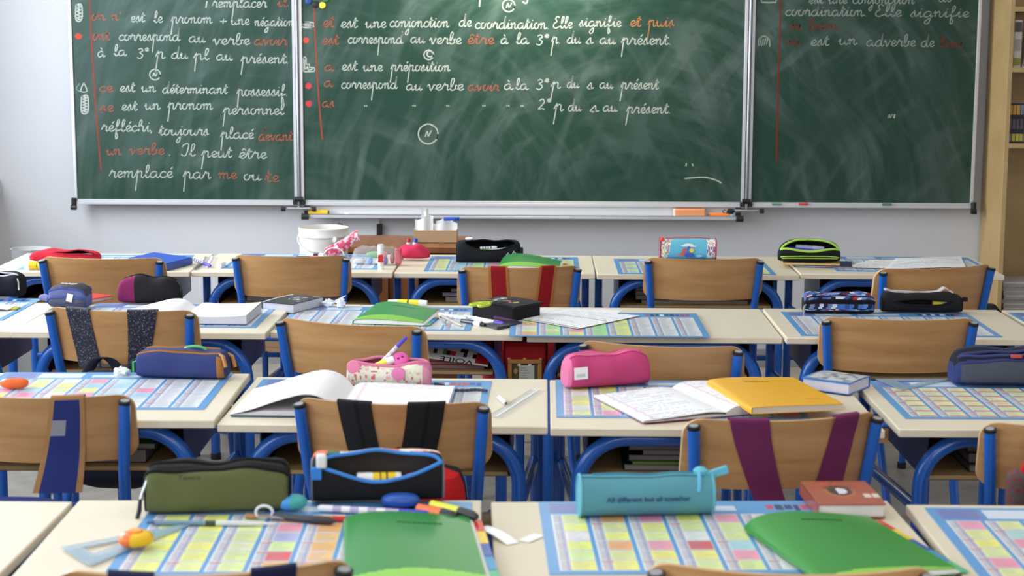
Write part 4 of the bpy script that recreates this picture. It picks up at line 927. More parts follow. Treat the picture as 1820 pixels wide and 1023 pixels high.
# ------------------------------------------------------------------ nearest row
o, sf = pouch('olive green pencil case with a black zipped top on the nearest left desk', '12', 386, 914, 7, .238, .085, .079, (86, 92, 56), lambda u, a: (26, 26, 28) if .2 * PI < a < .70 * PI else ((94, 100, 62) if a > 0 else (92, 98, 64)), n=4.2, k=9, zipc=(14, 14, 15), zlines=((.70 * PI, .01, .99, .0035, (16, 16, 17)), (.2 * PI, .01, .99, .003, (84, 92, 60)), (.56 * PI, .03, .97, .002, (52, 54, 44)), (.50 * PI, .02, .98, .004, (12, 12, 13))), amp=.003, ends=(20, 20, 20))
m = MB(); q = sf(0, .8 * PI); m.tube([q + Vector((.004, -.004, .004)), q + Vector((-.004, -.008, -.016)), q + Vector((-.007, -.010, -.026))], .0026, 8, (170, 174, 190)); m.build('zipper_slider', 'steel', o)
m = MB(); m.tube([q + Vector((-.007, -.01, -.026)), q + Vector((-.009, -.012, -.045)), q + Vector((-.014, -.014, -.062))], [.003, .004, .0035], 8, (18, 18, 18)); m.build('zipper_pull', 'plastic', o)
lettering("Tann's", .011, o, (-.045, -.0455, .062), (PI / 2 - .15, 0, 0), (40, 42, 34), xs=1.3)
cm = lambda u, a: (28, 28, 30) if a > 1.75 or a < .1 else [(228, 120, 90), (236, 226, 214), (210, 60, 44), (240, 190, 70), (70, 120, 90), (236, 200, 190)][int(hsh(int(u * 9), int(a * 3)) * 6)]
o, sf = pouch('black pencil case gaping open with blue zipper and comic-print back on the nearest left desk', '12', 672, 897, 6, .224, .078, .086, (28, 28, 30), cm, n=2.5, k=14, gap=(2.42, .74, .04, .985), zipc=(70, 138, 214), lining=(84, 76, 72), zip_r=.0034, amp=.002, ends=(120, 124, 130))
MB().box(-.012, .006, -.012, .006, -.012, .012, (226, 226, 224), Matrix.Translation(sf(.07, 2.3) + Vector((.004, -.008, .004)))).build('zipper_slider', 'plastic', o, .004)
MB().box(-.008, .01, -.004, .004, -.013, .009, (60, 130, 214), Matrix.Translation(sf(.03, 2.75) + Vector((0, -.006, 0)))).build('zipper_tab', 'fabric', o, .002)
I = lambda *v: inside(o, *v)
glue_stick('glue_stick', 'yellow and white glue stick inside the open comic-print pencil case', I(.040, -.014, .040), I(-.036, -.016, .040), .0115, (240, 204, 40))
stick('marker', 'pink marker inside the open comic-print pencil case', 'marker', I(.05, -.012, .042), I(.1, -.014, .05), .006, [('barrel', 'plastic', [(0, .8, (226, 70, 120)), (.7, 1, (226, 70, 120))]), ('cap', 'plastic', [(.7, 1.05, (200, 40, 90)), (1, .8, (200, 40, 90))])], PEN)
lump('pencil_sharpener', 'light blue rounded sharpener between the olive and the comic-print cases', 'sharpener', on('12', 520, 905, CT), .3, .025, .018, .013, lambda a, v: (70, 160, 226) if a < 4.6 else (70, 170, 170))
lump('tape_dispenser', 'dark blue rounded plastic disc beside the orange highlighter', 'dispenser', on('12', 712, 900, CT), 0, .033, .02, .012, lambda a, v: (38, 84, 170))
def D12(px, py, r): return on('12', px, py, CT + r)
stick('marker', 'long white and purple striped marker in front of the open comic-print case', 'marker', D12(565, 902, .006), D12(766, 913, .006), .0058, [barrel((232, 232, 238), 0, .72, (176, 168, 206)), capp((70, 80, 190), .72)], PEN)
stick('highlighter', 'orange highlighter with black cap beside the nearest green notebook', 'highlighter', D12(744, 903, .009), D12(812, 918, .009), .0095, [('barrel', 'plastic', [(0, .9, (240, 112, 44)), (.62, 1, (240, 118, 50))]), ('cap', 'plastic', [(.62, 1.02, (44, 44, 46)), (.9, .9, (40, 40, 42)), (1, .45, (40, 40, 42))])], PEN)
stick('highlighter', 'yellow highlighter with black cap at the right of the orange one', 'highlighter', D12(768, 897, .010), D12(848, 918, .010), .0095, [('barrel', 'plastic', [(0, .9, (222, 224, 60)), (.62, 1, (226, 226, 70))]), ('cap', 'plastic', [(.62, 1.02, (44, 44, 46)), (.9, .9, (40, 40, 42)), (1, .5, (40, 40, 42))])], PEN)
stick('fineliner', 'dark grey fineliner pen lying in front of the light blue sharpener', 'pen', D12(486, 916, .006), D12(597, 926, .006), .0068, [('barrel', 'plastic', [(0, .7, (52, 54, 60)), (.6, 1, (56, 58, 64))]), ('cap', 'plastic', [(.6, 1.05, (48, 50, 56)), (.9, .95, (48, 50, 56)), (1, .3, (40, 40, 44))])], PEN)
stick('pen', 'red and brown pen tip showing left of the nearest green notebook', 'pen', D12(560, 921, .004), D12(622, 922, .004), .0045, [barrel((190, 120, 50), 0, .5), capp((206, 40, 44), .5)], PEN)
stick('ballpoint_pen', 'clear and white ballpoint pen along the front of the olive case', 'pen', D12(262, 928, .004), D12(488, 930, .004), .0042, [('barrel', 'plastic', [(0, .5, (60, 90, 120)), (.06, 1, (110, 140, 160)), (.44, 1, (120, 150, 160)), (.46, 1.1, (60, 64, 60)), (.54, 1.1, (214, 216, 216)), (.8, 1, (190, 190, 206))]), ('tip', 'plastic', [(.8, 1, (220, 220, 220)), (1, .3, (200, 200, 200))])], PEN)
cp_ = thing('compass', 'small drawing compass with a white ring and brown pencil near the olive case', 'compass', D12(470, 922, 0))
MB().tube([(-.032, .004, .004), (.05, -.004, .004)], [.0042, .0036], 8, (176, 124, 74)).build('pencil', 'plastic', cp_)
MB().tube([(.0 + .014 * math.cos(t * PI / 8), .0, .012 + .011 * math.sin(t * PI / 8)) for t in range(16)], .0025, 8, (222, 224, 226), None, True).build('ring', 'plastic', cp_)
MB().tube([(-.01, -.004, .006), (.06, -.012, .003)], [.003, .0012], 8, (150, 152, 156)).build('leg', 'steel', cp_)
TB = [(214, 60, 40), (236, 204, 60), (50, 90, 170), (60, 150, 200), (90, 190, 140)]
GR = (52, 146, 62); LG = (140, 206, 70)
a_, w_ = ang('12', (618, 1030), (864, 1030))
notebook('notebook', 'large green notebook with light green wave on the nearest left desk', '12', 611, 931, 7.0, .206, .335, .008, (52, 140, 60), (LG, .07, .10), .013, TB, title=(.085, .275, .075, 9, (36, 90, 40)), corner='bl')
def set_square(label, key, pts, hole, mat='blue_clear', dz=CT):
    P = [on(key, *p, dz) for p in pts]; c = sum(P, Vector()) / 3; o = thing('set_square', label, 'set square', c)
    Q = [on(key, *p, dz) - c for p in hole]; P = [p - c for p in P]; vs = []
    for z in (.0004, .0024): vs += [(p.x, p.y, z) for p in P] + [(p.x, p.y, z) for p in Q]
    fs = []
    for i in range(3):
        j = (i + 1) % 3; fs += [(i, j, 3 + j, 3 + i), (6 + i, 9 + i, 9 + j, 6 + j), (i, 6 + i, 6 + j, j), (3 + i, 3 + j, 9 + j, 9 + i)]
    MB().add(vs, fs, (140, 180, 210)).build('plate', mat, o)
    m = MB(); e = P[1] - P[0]; nrm = Vector((-e.y, e.x, 0)).normalized() * (1 if (P[2] - P[0]).dot(Vector((-e.y, e.x, 0))) > 0 else -1)
    for i in range(24):
        b0 = P[0] + e * (.06 + .88 * i / 24) + nrm * .002; l = .006 if i % 5 else .010
        m.add([b0 + Vector((0, 0, .0026)), b0 + nrm * l + Vector((0, 0, .0026)), b0 + nrm * l + e.normalized() * .0007 + Vector((0, 0, .0026)), b0 + e.normalized() * .0007 + Vector((0, 0, .0026))], [(0, 1, 2, 3)], (60, 80, 100))
    m.build('graduation', 'matte', o); return o
set_square('pale blue see-through set square under the orange and yellow sharpener', '12', [(108, 974), (352, 928), (160, 1006)], [(146, 974), (262, 952), (166, 985)])
o = lump('pencil_sharpener', 'round orange and yellow sharpener lying on the set square', 'sharpener', on('12', 242, 970, CT + .003), .4, .0275, .0235, .0125, lambda a, v: (240, 116, 40) if 1.4 < a < 4.2 else (240, 190, 30))
MB().lathe([(0, .0245), (.010, .0245), (.011, .0265), (.0075, .0275), (0, .027)], 20, (244, 160, 70)).build('button', 'plastic', o)
# paper strips between the two nearest desks
P = [on('13', *p, .004) for p in ((850, 930), (852, 942), (916, 971), (925, 962), (890, 948))]
o = thing('paper_strip', 'white paper strip bridging the gap between the two nearest middle desks', 'paper', on('13', 888, 952, .0))
c = o.location; Q = [on('13', 856, 936, .008), on('13', 912, 966, .001)]; d = (Q[1] - Q[0]); nn = Vector((-d.y, d.x, 0)).normalized() * .012
MB().sheet(lambda u, v: tuple(Q[0] + d * u + nn * (v - .5) * 2 - c + Vector((0, 0, .0005 + .004 * math.sin(PI * u)))), 12, 2, .0004, (246, 246, 246)).build('sheet', 'matte', o)
o = thing('paper_strip', 'short white paper strip touching the left edge of the chart with the teal case', 'paper', on('13', 942, 956, 0)); c = o.location
Q2 = [on('13', 930, 962, .001), on('13', 958, 950, .001)]; d2 = Q2[1] - Q2[0]; n2 = Vector((-d2.y, d2.x, 0)).normalized() * .011
MB().sheet(lambda u, v: tuple(Q2[0] + d2 * u + n2 * (v - .5) * 2 - c + Vector((0, 0, .0008))), 6, 2, .0004, (246, 246, 246)).build('sheet', 'matte', o)
# teal case
o, sf = pouch('teal fabric pencil case printed with dark lettering on the nearest middle desk', '13', 1152, 922, 6, .226, .062, .070, (84, 144, 158), lambda u, a: (108, 172, 186) if a < 0 else ((90, 150, 164)), n=2.1, k=40, zipc=(66, 132, 152), amp=.0012, zlines=((.62 * PI, .0, .93, .0013, (50, 110, 130)),), ends=(104, 176, 192))
MB().box(-.02, .022, -.004, .004, -.007, .007, (104, 182, 206), Matrix.Translation(sf(.985, .5 * PI) + Vector((.01, -.004, .0))) @ Matrix.Rotation(-.3, 4, 'Y')).build('zipper_tab', 'fabric', o, .002)
MB().tube([sf(.90, .55 * PI) + Vector((0, -.004, .004)), sf(.895, .62 * PI) + Vector((0, -.008, -.004)), sf(.89, .68 * PI) + Vector((-.002, -.012, -.02))], [.003, .0042, .0038], 8, (96, 176, 214)).build('zipper_pull', 'plastic', o)
MB().lathe([(0, 0), (.012, 0), (.013, .008), (.006, .013), (0, .013)], 14, (104, 182, 200), Matrix.Translation(sf(.9, .5 * PI) + Vector((.004, 0, -.003)))).build('zipper_end', 'fabric', o)
lettering('All different but all together', .0118, o, (.0, -.0335, .031), (PI / 2 - .02, 0, 0), (24, 58, 110), mat='matte', xs=1.06, bold=.0002)
# brown pocket book, green notebook, right
def eye(u, v):
    r = ((u - .47) / .24) ** 2 + ((v - .52) / .26) ** 2
    if r < .22: return (220, 220, 226) if u > .42 else (60, 46, 44)
    if r < .55: return (84, 52, 40)
    if r < 1: return (176, 104, 56) if v < .6 else (110, 64, 44)
    if .12 < u < .55 and (v > .6): return (196, 88, 50) if hsh(int(u * 40), int(v * 30)) < .5 else (150, 74, 48)
    if u > .78 and .25 < v < .4 and hsh(int(u * 40)) < .8: return (220, 200, 190)
    return (164, 84, 56)
a_, w_ = ang('13', (1448, 908), (1556, 925))
book('brown pocket book with an eye on its cover behind the right green notebook', '13', 1574, 920, 2.5, .116, .15, .024, (150, 74, 52), eye, corner='fr', spine_side='l', pages=(216, 212, 204))
a_, w_ = ang('13', (1322, 948), (1440, 1012))
notebook('notebook', 'large green notebook lying askew on the nearest right desk', '13', 1324, 943, 16, .222, .29, .009, (52, 142, 52), (LG, .02, .05), .020, TB, title=(.08, .245, .075, 9, (36, 90, 40)), dz=CT + .001, corner='bl')

# ------------------------------------------------------------------ second row
o = lump('eraser', 'orange oval eraser with a dark end at the left edge of the second row', 'eraser', on('21', 26, 690, CT), .12, .032, .017, .0125, lambda a, v: (60, 50, 44) if 2.4 < a < 3.6 or (v > .7 and 1.2 < a < 3) else (232, 98, 26))
br = (156, 108, 64)
o, sf = pouch('navy blue pencil case with brown trim on the left desk of the second row', '21', 316, 674, -6, .214, .085, .066, (50, 60, 110), lambda u, a: (166, 112, 58) if (u > .94 and 2.5 < a < 4.4) else (52, 62, 112), n=3.6, k=8, gap=(.40 * PI, .26, .06, .9), zipc=br, lining=(60, 42, 34), zlines=((.70 * PI, .02, .95, .0024, br), (.64 * PI, .02, .95, .002, (110, 78, 50))), amp=.002)
for uu, an in ((.945, .66 * PI), (.985, .36 * PI)):
    q = sf(uu, an); MB().tube([q, q + Vector((.012, -.006, -.006)), q + Vector((.02, -.012, -.03))], [.003, .005, .0045], 8, (176, 122, 62)).build('zipper_pull', 'plastic', o)
MB().box(-.004, 0, -.012, .012, 0, .024, (70, 178, 104), Matrix.Translation(sf(0, PI) + Vector((-.001, .004, -.012)))).build('tag', 'fabric', o)
m_ = inside(o, .03, .0, .062); s_ = thing('scissors', 'green scissor handle poking out of the navy and brown case', 'scissors', m_)
MB().tube([(.026 * math.cos(t * PI / 10), 0, .010 * math.sin(t * PI / 10)) for t in range(20)], .0035, 8, (84, 184, 110), None, True).build('handle', 'plastic', s_); MB().box(-.03, .02, -.002, .002, -.03, -.008, (170, 174, 178)).build('blade', 'steel', s_)
def crumple(label, loc, r, flat=.7, seed=1, col=(240, 240, 244)):
    rnd = random.Random(seed); o = thing('crumpled_tissue', label, 'tissue', loc); m = MB(); N, Mm = 9, 14; vs, fs = [], []
    for i in range(N + 1):
        th = PI * i / N - PI / 2
        for j in range(Mm):
            a = 2 * PI * j / Mm; k = r * rnd.uniform(.7, 1.25); vs.append((k * math.cos(th) * math.cos(a), k * math.cos(th) * math.sin(a), max(0, r * flat + k * flat * math.sin(th))))
    for i in range(N):
        for j in range(Mm):
            q = (j + 1) % Mm; fs.append((i * Mm + j, i * Mm + q, (i + 1) * Mm + q, (i + 1) * Mm + j))
    m.add(vs, fs, col); m.build('sheet', 'matte', o); return o
crumple('white crumpled tissue behind the navy and brown case', on('21', 216, 668, 0), .018, .6, 2)
open_notebook('white open notebook lying across the desk behind the black-strapped chair', '22', 792, 743, -1.5, .232, .262, [(0, .012), (.12, .04), (.3, .05), (.55, .036), (.8, .016), (1, .004)], [(0, .012), (.1, .022), (.4, .021), (.8, .017), (1, .016)], corner='fr', cover=(30, 70, 60), seed=5, ink=(212, 214, 226), dens=.6)
fl = lambda u, a: [(226, 222, 200), (228, 226, 208), (222, 226, 196), (232, 220, 210), (228, 170, 180), (212, 110, 120), (206, 220, 182), (226, 222, 200), (230, 208, 218), (226, 222, 200)][int(hsh(int(u * 44), int(a * 9)) * 10)] if u < .9 else (222, 150, 172)
o, sf = pouch('flower-dotted white and pink pencil case standing open on the second row', '22', 690, 693, 1, .195, .092, .062, (228, 222, 204), lambda u, a: (218, 130, 164) if 1.05 < a < 2.38 else fl(u, a), n=2.8, k=7, gap=(.545 * PI, .62, .03, .97), zipc=(214, 128, 158), lining=(196, 110, 130), zip_r=.004, nx=60, amp=.003)
for sg, cc_ in ((.09, (232, 136, 170)), (.62, (224, 128, 176))):
    q = sf(sg, 3.0 if sg > .3 else 2.55); MB().lathe([(0, 0), (.016, 0), (.015, .003), (0, .004)], 14, cc_, Matrix.Translation(q + Vector((0, -.002, 0))) @ Matrix.Rotation(PI / 2, 4, 'X')).build('flower_patch', 'fabric', o)
I = lambda *v: inside(o, *v)
stick('marker', 'white striped pen with a purple cap sticking out of the floral case', 'marker', I(-.025, .0, .05), on('22', 722, 690, .0) + Vector((0, .02, .118)), .0046, [barrel((228, 228, 232), 0, .66, (196, 196, 210)), capp((74, 70, 184), .66)], PEN)
stick('glue_stick', 'yellow and white glue stick lying inside the floral case', 'glue stick', I(-.03, -.012, .048), I(.012, -.01, .066), .010, [('tube', 'plastic', [(0, .9, (240, 226, 60)), (.6, 1, (244, 224, 50))]), ('cap', 'plastic', [(.6, 1.03, (240, 240, 240)), (1, .9, (240, 240, 240))])])
s_ = thing('pencil_sharpener', 'pink round sharpener with two holes inside the floral case', 'sharpener', I(.026, .0, .058)); R_x = Matrix.Rotation(.75, 4, 'X')
MB().lathe([(0, 0), (.02, 0), (.021, .006), (.0185, .013), (.014, .0155), (0, .0155)], 24, (226, 92, 172), R_x).build('body', 'plastic', s_)
for dx in (-.004, .005): MB().lathe([(0, .0158), (.0032, .0158), (.0028, .0162), (0, .0162)], 12, (120, 20, 80), R_x @ Matrix.Translation((dx, .003 if dx > 0 else -.002, 0))).build('hole', 'matte', s_)
lump('eraser', 'orange eraser tip showing behind the front lip of the floral case', 'eraser', I(.03, -.022, .04), .1, .022, .008, .008, (230, 140, 90))
P = [on('22', *p, .006) for p in ((772, 682), (786, 684), (800, 692), (826, 693), (848, 692), (866, 694))]
tag(MB().tube(smooth_path(P, 6), [.0028 + .0012 * (i % 2) for i in range(31)], 8, (70, 72, 92)).build('twisted_cord', 'fabric'), 'dark twisted cord lying to the right of the floral case', 'cord')
def ruler(label, key, p0, p1, width, mat='clear_plastic', dz=.0006):
    a, b_ = on(key, *p0, dz), on(key, *p1, dz); d = b_ - a; o = thing('ruler', label, 'ruler', a, math.atan2(d.y, d.x)); L = d.length
    MB().box(0, L, 0, width, 0, .0024).build('blade', mat, o, .0006); m = MB()
    for i in range(60): x = .004 + (L - .008) * i / 60; m.box(x, x + .0005, width - (.007 if i % 5 else .010), width - .001, .0024, .00255, (60, 62, 70))
    m.box(.0, L, width * .35, width * .5, .0024, .00255, (226, 226, 222)); m.build('graduation', 'matte', o); return o
ruler('clear plastic ruler lying slantwise on the middle desk of the second row', '22', (892, 743), (968, 694), .034)
stick('cap', 'small white pen cap beside the clear ruler', 'pen cap', on('22', 888, 706, .006), on('22', 899, 716, .006), .0058, [('tube', 'plastic', [(0, 1, (236, 236, 238)), (.85, 1, (230, 230, 234)), (1, .5, (70, 70, 76))])])
# pink case
o, sf = pouch('pink fabric pencil case with a white label at its left end', '23', 1088, 690, 19, .205, .085, .078, (190, 66, 116), lambda u, a: (212, 112, 150) if a < 0 or (u < .035) or (.42 * PI < a < .6 * PI) else (192, 68, 118), n=2.7, k=7, zipc=(222, 110, 152), zlines=((.62 * PI, .03, .97, .0022, (196, 54, 112)), (.40 * PI, .03, .97, .0022, (196, 54, 112))), amp=.003)
tg = MB(); q = sf(.10, .98 * PI); tg.box(-.0165, .0165, -.0015, 0, -.014, .014, (236, 234, 236)); [tg.box(-.011 + .0022 * i, -.0102 + .0022 * i, -.0018, -.0015, -.009, -.001, (150, 150, 156)) for i in range(10)]
lb = tg.build('label_tag', 'fabric', o); lb.location = q + Vector((.004, -.003, -.002)); lb.rotation_euler = (0, -.03, 0)
a_, w_ = ang('23', (1144, 750), (1330, 738))
open_notebook('open notebook with handwriting between the pink case and the yellow notebook', '23', 1144, 752, 21, .195, .27, [(0, .010), (.2, .014), (.6, .010), (1, .006)], [(0, .010), (.15, .022), (.5, .02), (1, .008)], cover=(130, 30, 44), seed=9, ink=(198, 196, 206), dens=.7)
bpy.data.objects  # (kept simple: the notebook is placed by its front-left corner)
a_, w_ = ang('23', (1345, 733), (1503, 727))
o = notebook('notebook', 'yellow notebook resting on the open notebook of the second row', '23', 1336, 736, 13, .208, .29, .014, (240, 178, 26), None, .006, None, title=(.07, .235, .06, 9, (150, 110, 20)), dz=CT + .018, pages=(206, 198, 186), spine='l')
lettering('The Notes', .007, o, (.15, .03, .0205), (0, 0, 0), (176, 132, 30))
def cow(u, v):
    if u < .04 or u > .97 or v < .1: return (70, 130, 200)
    h = hsh(int(u * 9), int(v * 7)); return (206, 206, 206) if h < .5 else ((176, 178, 180) if h < .8 else (120, 128, 140))
a_, w_ = ang('23', (1430, 688), (1513, 700))
book('blue and white thick book straddling the gap beside the clear set square', '24', 1509, 702, a_ + 2, w_ * 1.0, .115, .026, (60, 112, 186), cow, dz=.001, corner='fr', spine_side='b', pages=(214, 210, 222))
set_square('clear blue set square between the thick book and the navy grey case', '24', [(1690, 674), (1556, 674), (1604, 694)], [(1650, 677), (1590, 677), (1612, 687)])
gy = (74, 80, 92)
o, sf = pouch('navy and grey pencil case with open zips at the right edge of the second row', '24', 1802, 690, 0, .265, .125, .082, (44, 54, 106), lambda u, a: gy if (PI * .86 < a < PI * 1.2 and .04 < u < .96) else ((24, 26, 36) if .3 * PI < a < .8 * PI else (44, 54, 104)), n=3.0, k=5, gap=(.66 * PI, .24, .03, .97), zipc=(60, 66, 110), lining=(10, 10, 12), zlines=((.46 * PI, .04, .96, .004, (60, 66, 86)), (.86 * PI, .05, .95, .003, (52, 60, 110))), amp=.003, zip_r=.004)
MB().box(-.012, .014, -.004, .003, -.004, .004, (196, 70, 50), Matrix.Translation(sf(.47, .80 * PI) + Vector((.01, -.005, .004)))).build('zipper_pull', 'plastic', o, .002)

# ------------------------------------------------------------------ third row
o, sf = pouch('black pencil case with a white zip at the left edge of the third row', '30', -22, 529, -4, .19, .09, .075, (24, 25, 34), None, n=3, k=10, gap=(.62 * PI, .3, .05, .97), lining=(8, 8, 10), zipc=(190, 192, 194), amp=.003)
q = sf(.985, .8 * PI); MB().tube([q, q + Vector((.006, -.006, -.01)), q + Vector((.007, -.008, -.034))], .003, 8, (190, 190, 190)).build('zipper_pull', 'steel', o)
o = thing('papers', 'white paper with a yellow-green corner at the left edge of the third row', 'paper', on('30', -10, 549, CT))
MB().sheet(lambda u, v: (-.05 + .1 * u, -.03 + .07 * v, .004 + .004 * math.sin(3 * u)), 8, 4, .002, (238, 238, 242)).build('sheet', 'matte', o); MB().box(.035, .068, -.012, .03, .0, .003, (190, 176, 40)).build('index_tab', 'gloss', o)
gc = lambda u, a: (86, 84, 92) if a > 0 and not (.85 * PI < a < 1.02 * PI) else (120, 126, 160)
o, sf = pouch('small grey pencil case with blue piping and white script on the third row', '31', 116, 549, -6, .115, .085, .068, (84, 82, 90), lambda u, a: (70, 68, 76) if .2 * PI < a < .8 * PI else ((96, 104, 150) if a < PI * .98 else (88, 92, 112)), n=3.2, k=5, zlines=((.80 * PI, .03, .97, .003, (62, 78, 150)), (.2 * PI, .03, .97, .003, (62, 78, 150)), (1.0 * PI, .02, .98, .004, (70, 84, 150)), (1.12 * PI, .02, .98, .003, (70, 74, 110))), amp=.002)
lettering('Billabong', .014, o, (0, -.012, .0705), (.15, 0, 0), (206, 208, 212), xs=1.0, shear=.2); lettering('~', .05, o, (.012, -.04, .069), (.3, 0, 0), (170, 172, 176))
MB().box(-.009, .009, -.002, 0, -.012, .012, (226, 222, 216), Matrix.Translation(sf(.64, .98 * PI) + Vector((0, -.005, -.004))) @ Matrix.Rotation(.25, 4, 'Y')).build('label_tag', 'fabric', o)
MB().tube([sf(0, .95 * PI), sf(0, .95 * PI) + Vector((-.018, .012, .002)), sf(0, .9 * PI) + Vector((-.034, .02, -.004))], [.008, .011, .008], 8, (112, 112, 160)).build('loop', 'fabric', o)
a_, w_ = ang('31', (150, 541), (177, 519))
book('red exercise book behind the small grey case', '31', 150, 541, -28, .135, .125, .012, (214, 52, 40), None, corner='fr', spine_side='l', name='notebook')
o, sf = pouch('black pencil case with a maroon left end on the third row', '31', 262, 541, -3, .192, .062, .082, (28, 26, 30), lambda u, a: (128, 36, 84) if u < .30 else (30, 28, 30), n=2.6, k=4, zlines=((.5 * PI, .04, .96, .003, (14, 14, 16), 'zipper'),), amp=.003)
q = sf(.93, .5 * PI); MB().tube([q, q + Vector((.008, -.004, -.006)), q + Vector((.014, -.008, -.03))], .0025, 8, (40, 38, 40)).build('zipper_pull', 'plastic', o)
open_notebook('squared open notebook with curling pages behind the sparkly-strapped chair', '31', 438, 577, -2, .19, .215, [(0, .01), (.15, .03), (.35, .034), (.7, .02), (1, .006)], [(0, .012), (.12, .024), (.4, .022), (.8, .024), (1, .028)], corner='fr', dens=0, seed=2, cover=(60, 90, 160), twist=.12)
MB_ = MB().box(-.012, .012, -.02, .02, 0, .002, (222, 200, 40)); o = tag(MB_.build('sticky_note', 'matte'), 'yellow page marker right of the curling open notebook', 'note'); o.location = on('31', 443, 560, CT)
def blk(u, v):
    if u < .07: return (204, 206, 210)
    if .42 < u < .78 and .35 < v < .78:
        r = int(v * 22); return (214, 214, 214) if r % 3 == 0 and hsh(int(u * 34), r) < .62 else (60, 60, 58)
    if u > .78 and .84 < v < .92: return (190, 190, 190)
    return (62, 62, 60)
a_, w_ = ang('31', (455, 551), (522, 557))
book('black hardback book with white title straddling two desks of the third row', '32', 522, 557.5, a_ + 1, .112, .17, .028, (56, 56, 54), blk, dz=.001, corner='fr', spine_side='l', pages=(216, 212, 222))
o = crumple('white crumpled paper beside the black hardback book', on('32', 583, 545, .001), .018, .65, 4, (236, 240, 246)); crumple('pointed white paper scrap next to the crumpled paper', on('32', 606, 547, .001), .014, 1.0, 8, (230, 234, 246))
MB().add([(0, 0, .01), (.05, .03, .032), (.052, .032, .03), (.01, -.006, .004)], [(0, 1, 2, 3)], (232, 236, 248)).build('torn_corner', 'matte', o)
a_, w_ = ang('32', (627, 573), (748, 578))
notebook('notebook', 'green notebook with light green wave in the middle of the third row', '32', 627, 575, -8, .2, .23, .009, (62, 148, 78), (LG, .13, .16), .022, TB, title=(.07, .18, .07, 9, (70, 116, 80)))
stick('highlighter', 'yellow and white highlighter behind the green notebook of the third row', 'highlighter', on('32', 690, 537, .009), on('32', 759, 539, .009), .0105, [('barrel', 'plastic', [(0, .8, (236, 236, 230)), (.25, 1, (240, 224, 40)), (.5, 1.02, (40, 40, 30)), (.54, 1, (240, 224, 40)), (.8, 1, (240, 224, 40))]), ('cap', 'plastic', [(.8, 1.03, (240, 240, 240)), (1, .9, (240, 240, 240))])], PEN)
K = '32'
stick('marker', 'white marker with a purple cap in front of the black flat case', 'marker', on(K, 824, 562, .007), on(K, 895, 576, .007), .0068, [barrel((238, 238, 242), 0, .78), capp((100, 70, 200), .78)], PEN)
stick('marker', 'white printed marker left of the purple-capped one', 'marker', on(K, 780, 559, .007), on(K, 830, 566, .007), .0072, [barrel((232, 232, 240), 0, .8, (200, 204, 224)), capp((226, 226, 232), .8)], PEN)
stick('correction_pen', 'black and white correction pen in front of the white markers', 'pen', on(K, 820, 570, .006), on(K, 862, 577, .006), .008, [('barrel', 'plastic', [(0, .8, (44, 46, 50)), (.55, 1, (44, 46, 50)), (.58, 1.15, (226, 228, 230)), (.85, 1.15, (226, 228, 230))]), ('tip', 'plastic', [(.85, .8, (30, 30, 34)), (1, .6, (30, 30, 34))])], PEN)
stick('pencil', 'beige wooden pencil stub at the tabs of the green third-row notebook', 'pencil', on(K, 783, 560, .006), on(K, 821, 579, .006), .0052, [('barrel', 'plastic', [(0, .8, (184, 172, 154)), (.8, 1, (190, 178, 160)), (1, .3, (120, 110, 100))])], PEN)
stick('pen', 'silver pen crossing the beige pencil stub', 'pen', on(K, 778, 562, .003), on(K, 792, 578, .003), .0035, [barrel((170, 172, 176), 0, .7), capp((150, 152, 158), .7)], PEN)
stick('pen', 'dark purple pen under the right side of the black flat case', 'pen', on(K, 878, 563, .012), on(K, 916, 571, .004), .0055, [barrel((74, 34, 84), 0, .7), capp((84, 40, 92), .7)], PEN)
# flat black case with lime scissors
A, B_, C_ = on(K, 798, 556), on(K, 914, 573), on(K, 956, 565)
o = thing('pencil_case', 'flat black zip case with a printed lid carrying the lime scissors', 'pencil case', B_ + Vector((0, 0, .001)))
ex, ey = A - B_, C_ - B_; ey = ey.normalized() * .12; Hc = .045
ex = ex.normalized() * .165
cv = [(0, 0), (.5, -.004), (1, -.006)]
out = [(0, 0), (ex.x * .55, ex.y * .55), (ex.x, ex.y), (ex.x + ey.x, ex.y + ey.y), (ex.x * .5 + ey.x, ex.y * .5 + ey.y), (ey.x, ey.y)]
MB().prism(out, 0, Hc - .004, (26, 26, 28)).build('body', 'fabric', o, .008, 3)
def lid(u, v): p = ex * (1.03 * u - .015) + ey * (1.03 * v - .015); return (p.x, p.y, Hc + .004 * math.sin(PI * u) - .014 * max(0, u - .75) * 4 * (1 - v) * .6)
def lidc(u, v):
    if .25 < v < .5 and .2 < u < .75 and hsh(int(u * 24), int(v * 24)) < .45: return [(220, 110, 120), (220, 210, 120), (110, 150, 200), (210, 210, 210)][int(hsh(int(u * 12), 7) * 4)]
    if .3 < v < .55 and u > .78: return (200, 96, 80) if hsh(int(v * 20)) < .4 else (30, 30, 32)
    if .5 < v < .75 and .62 < u < .78 and hsh(int(u * 30), int(v * 30), 3) < .6: return (226, 226, 226)
    return (32, 32, 34)
MB().sheet(lid, 40, 40, .006, lidc, edge=(22, 22, 24)).build('lid', 'matte', o, 0)
lz = DZ(K) + .001 + Hc + .006
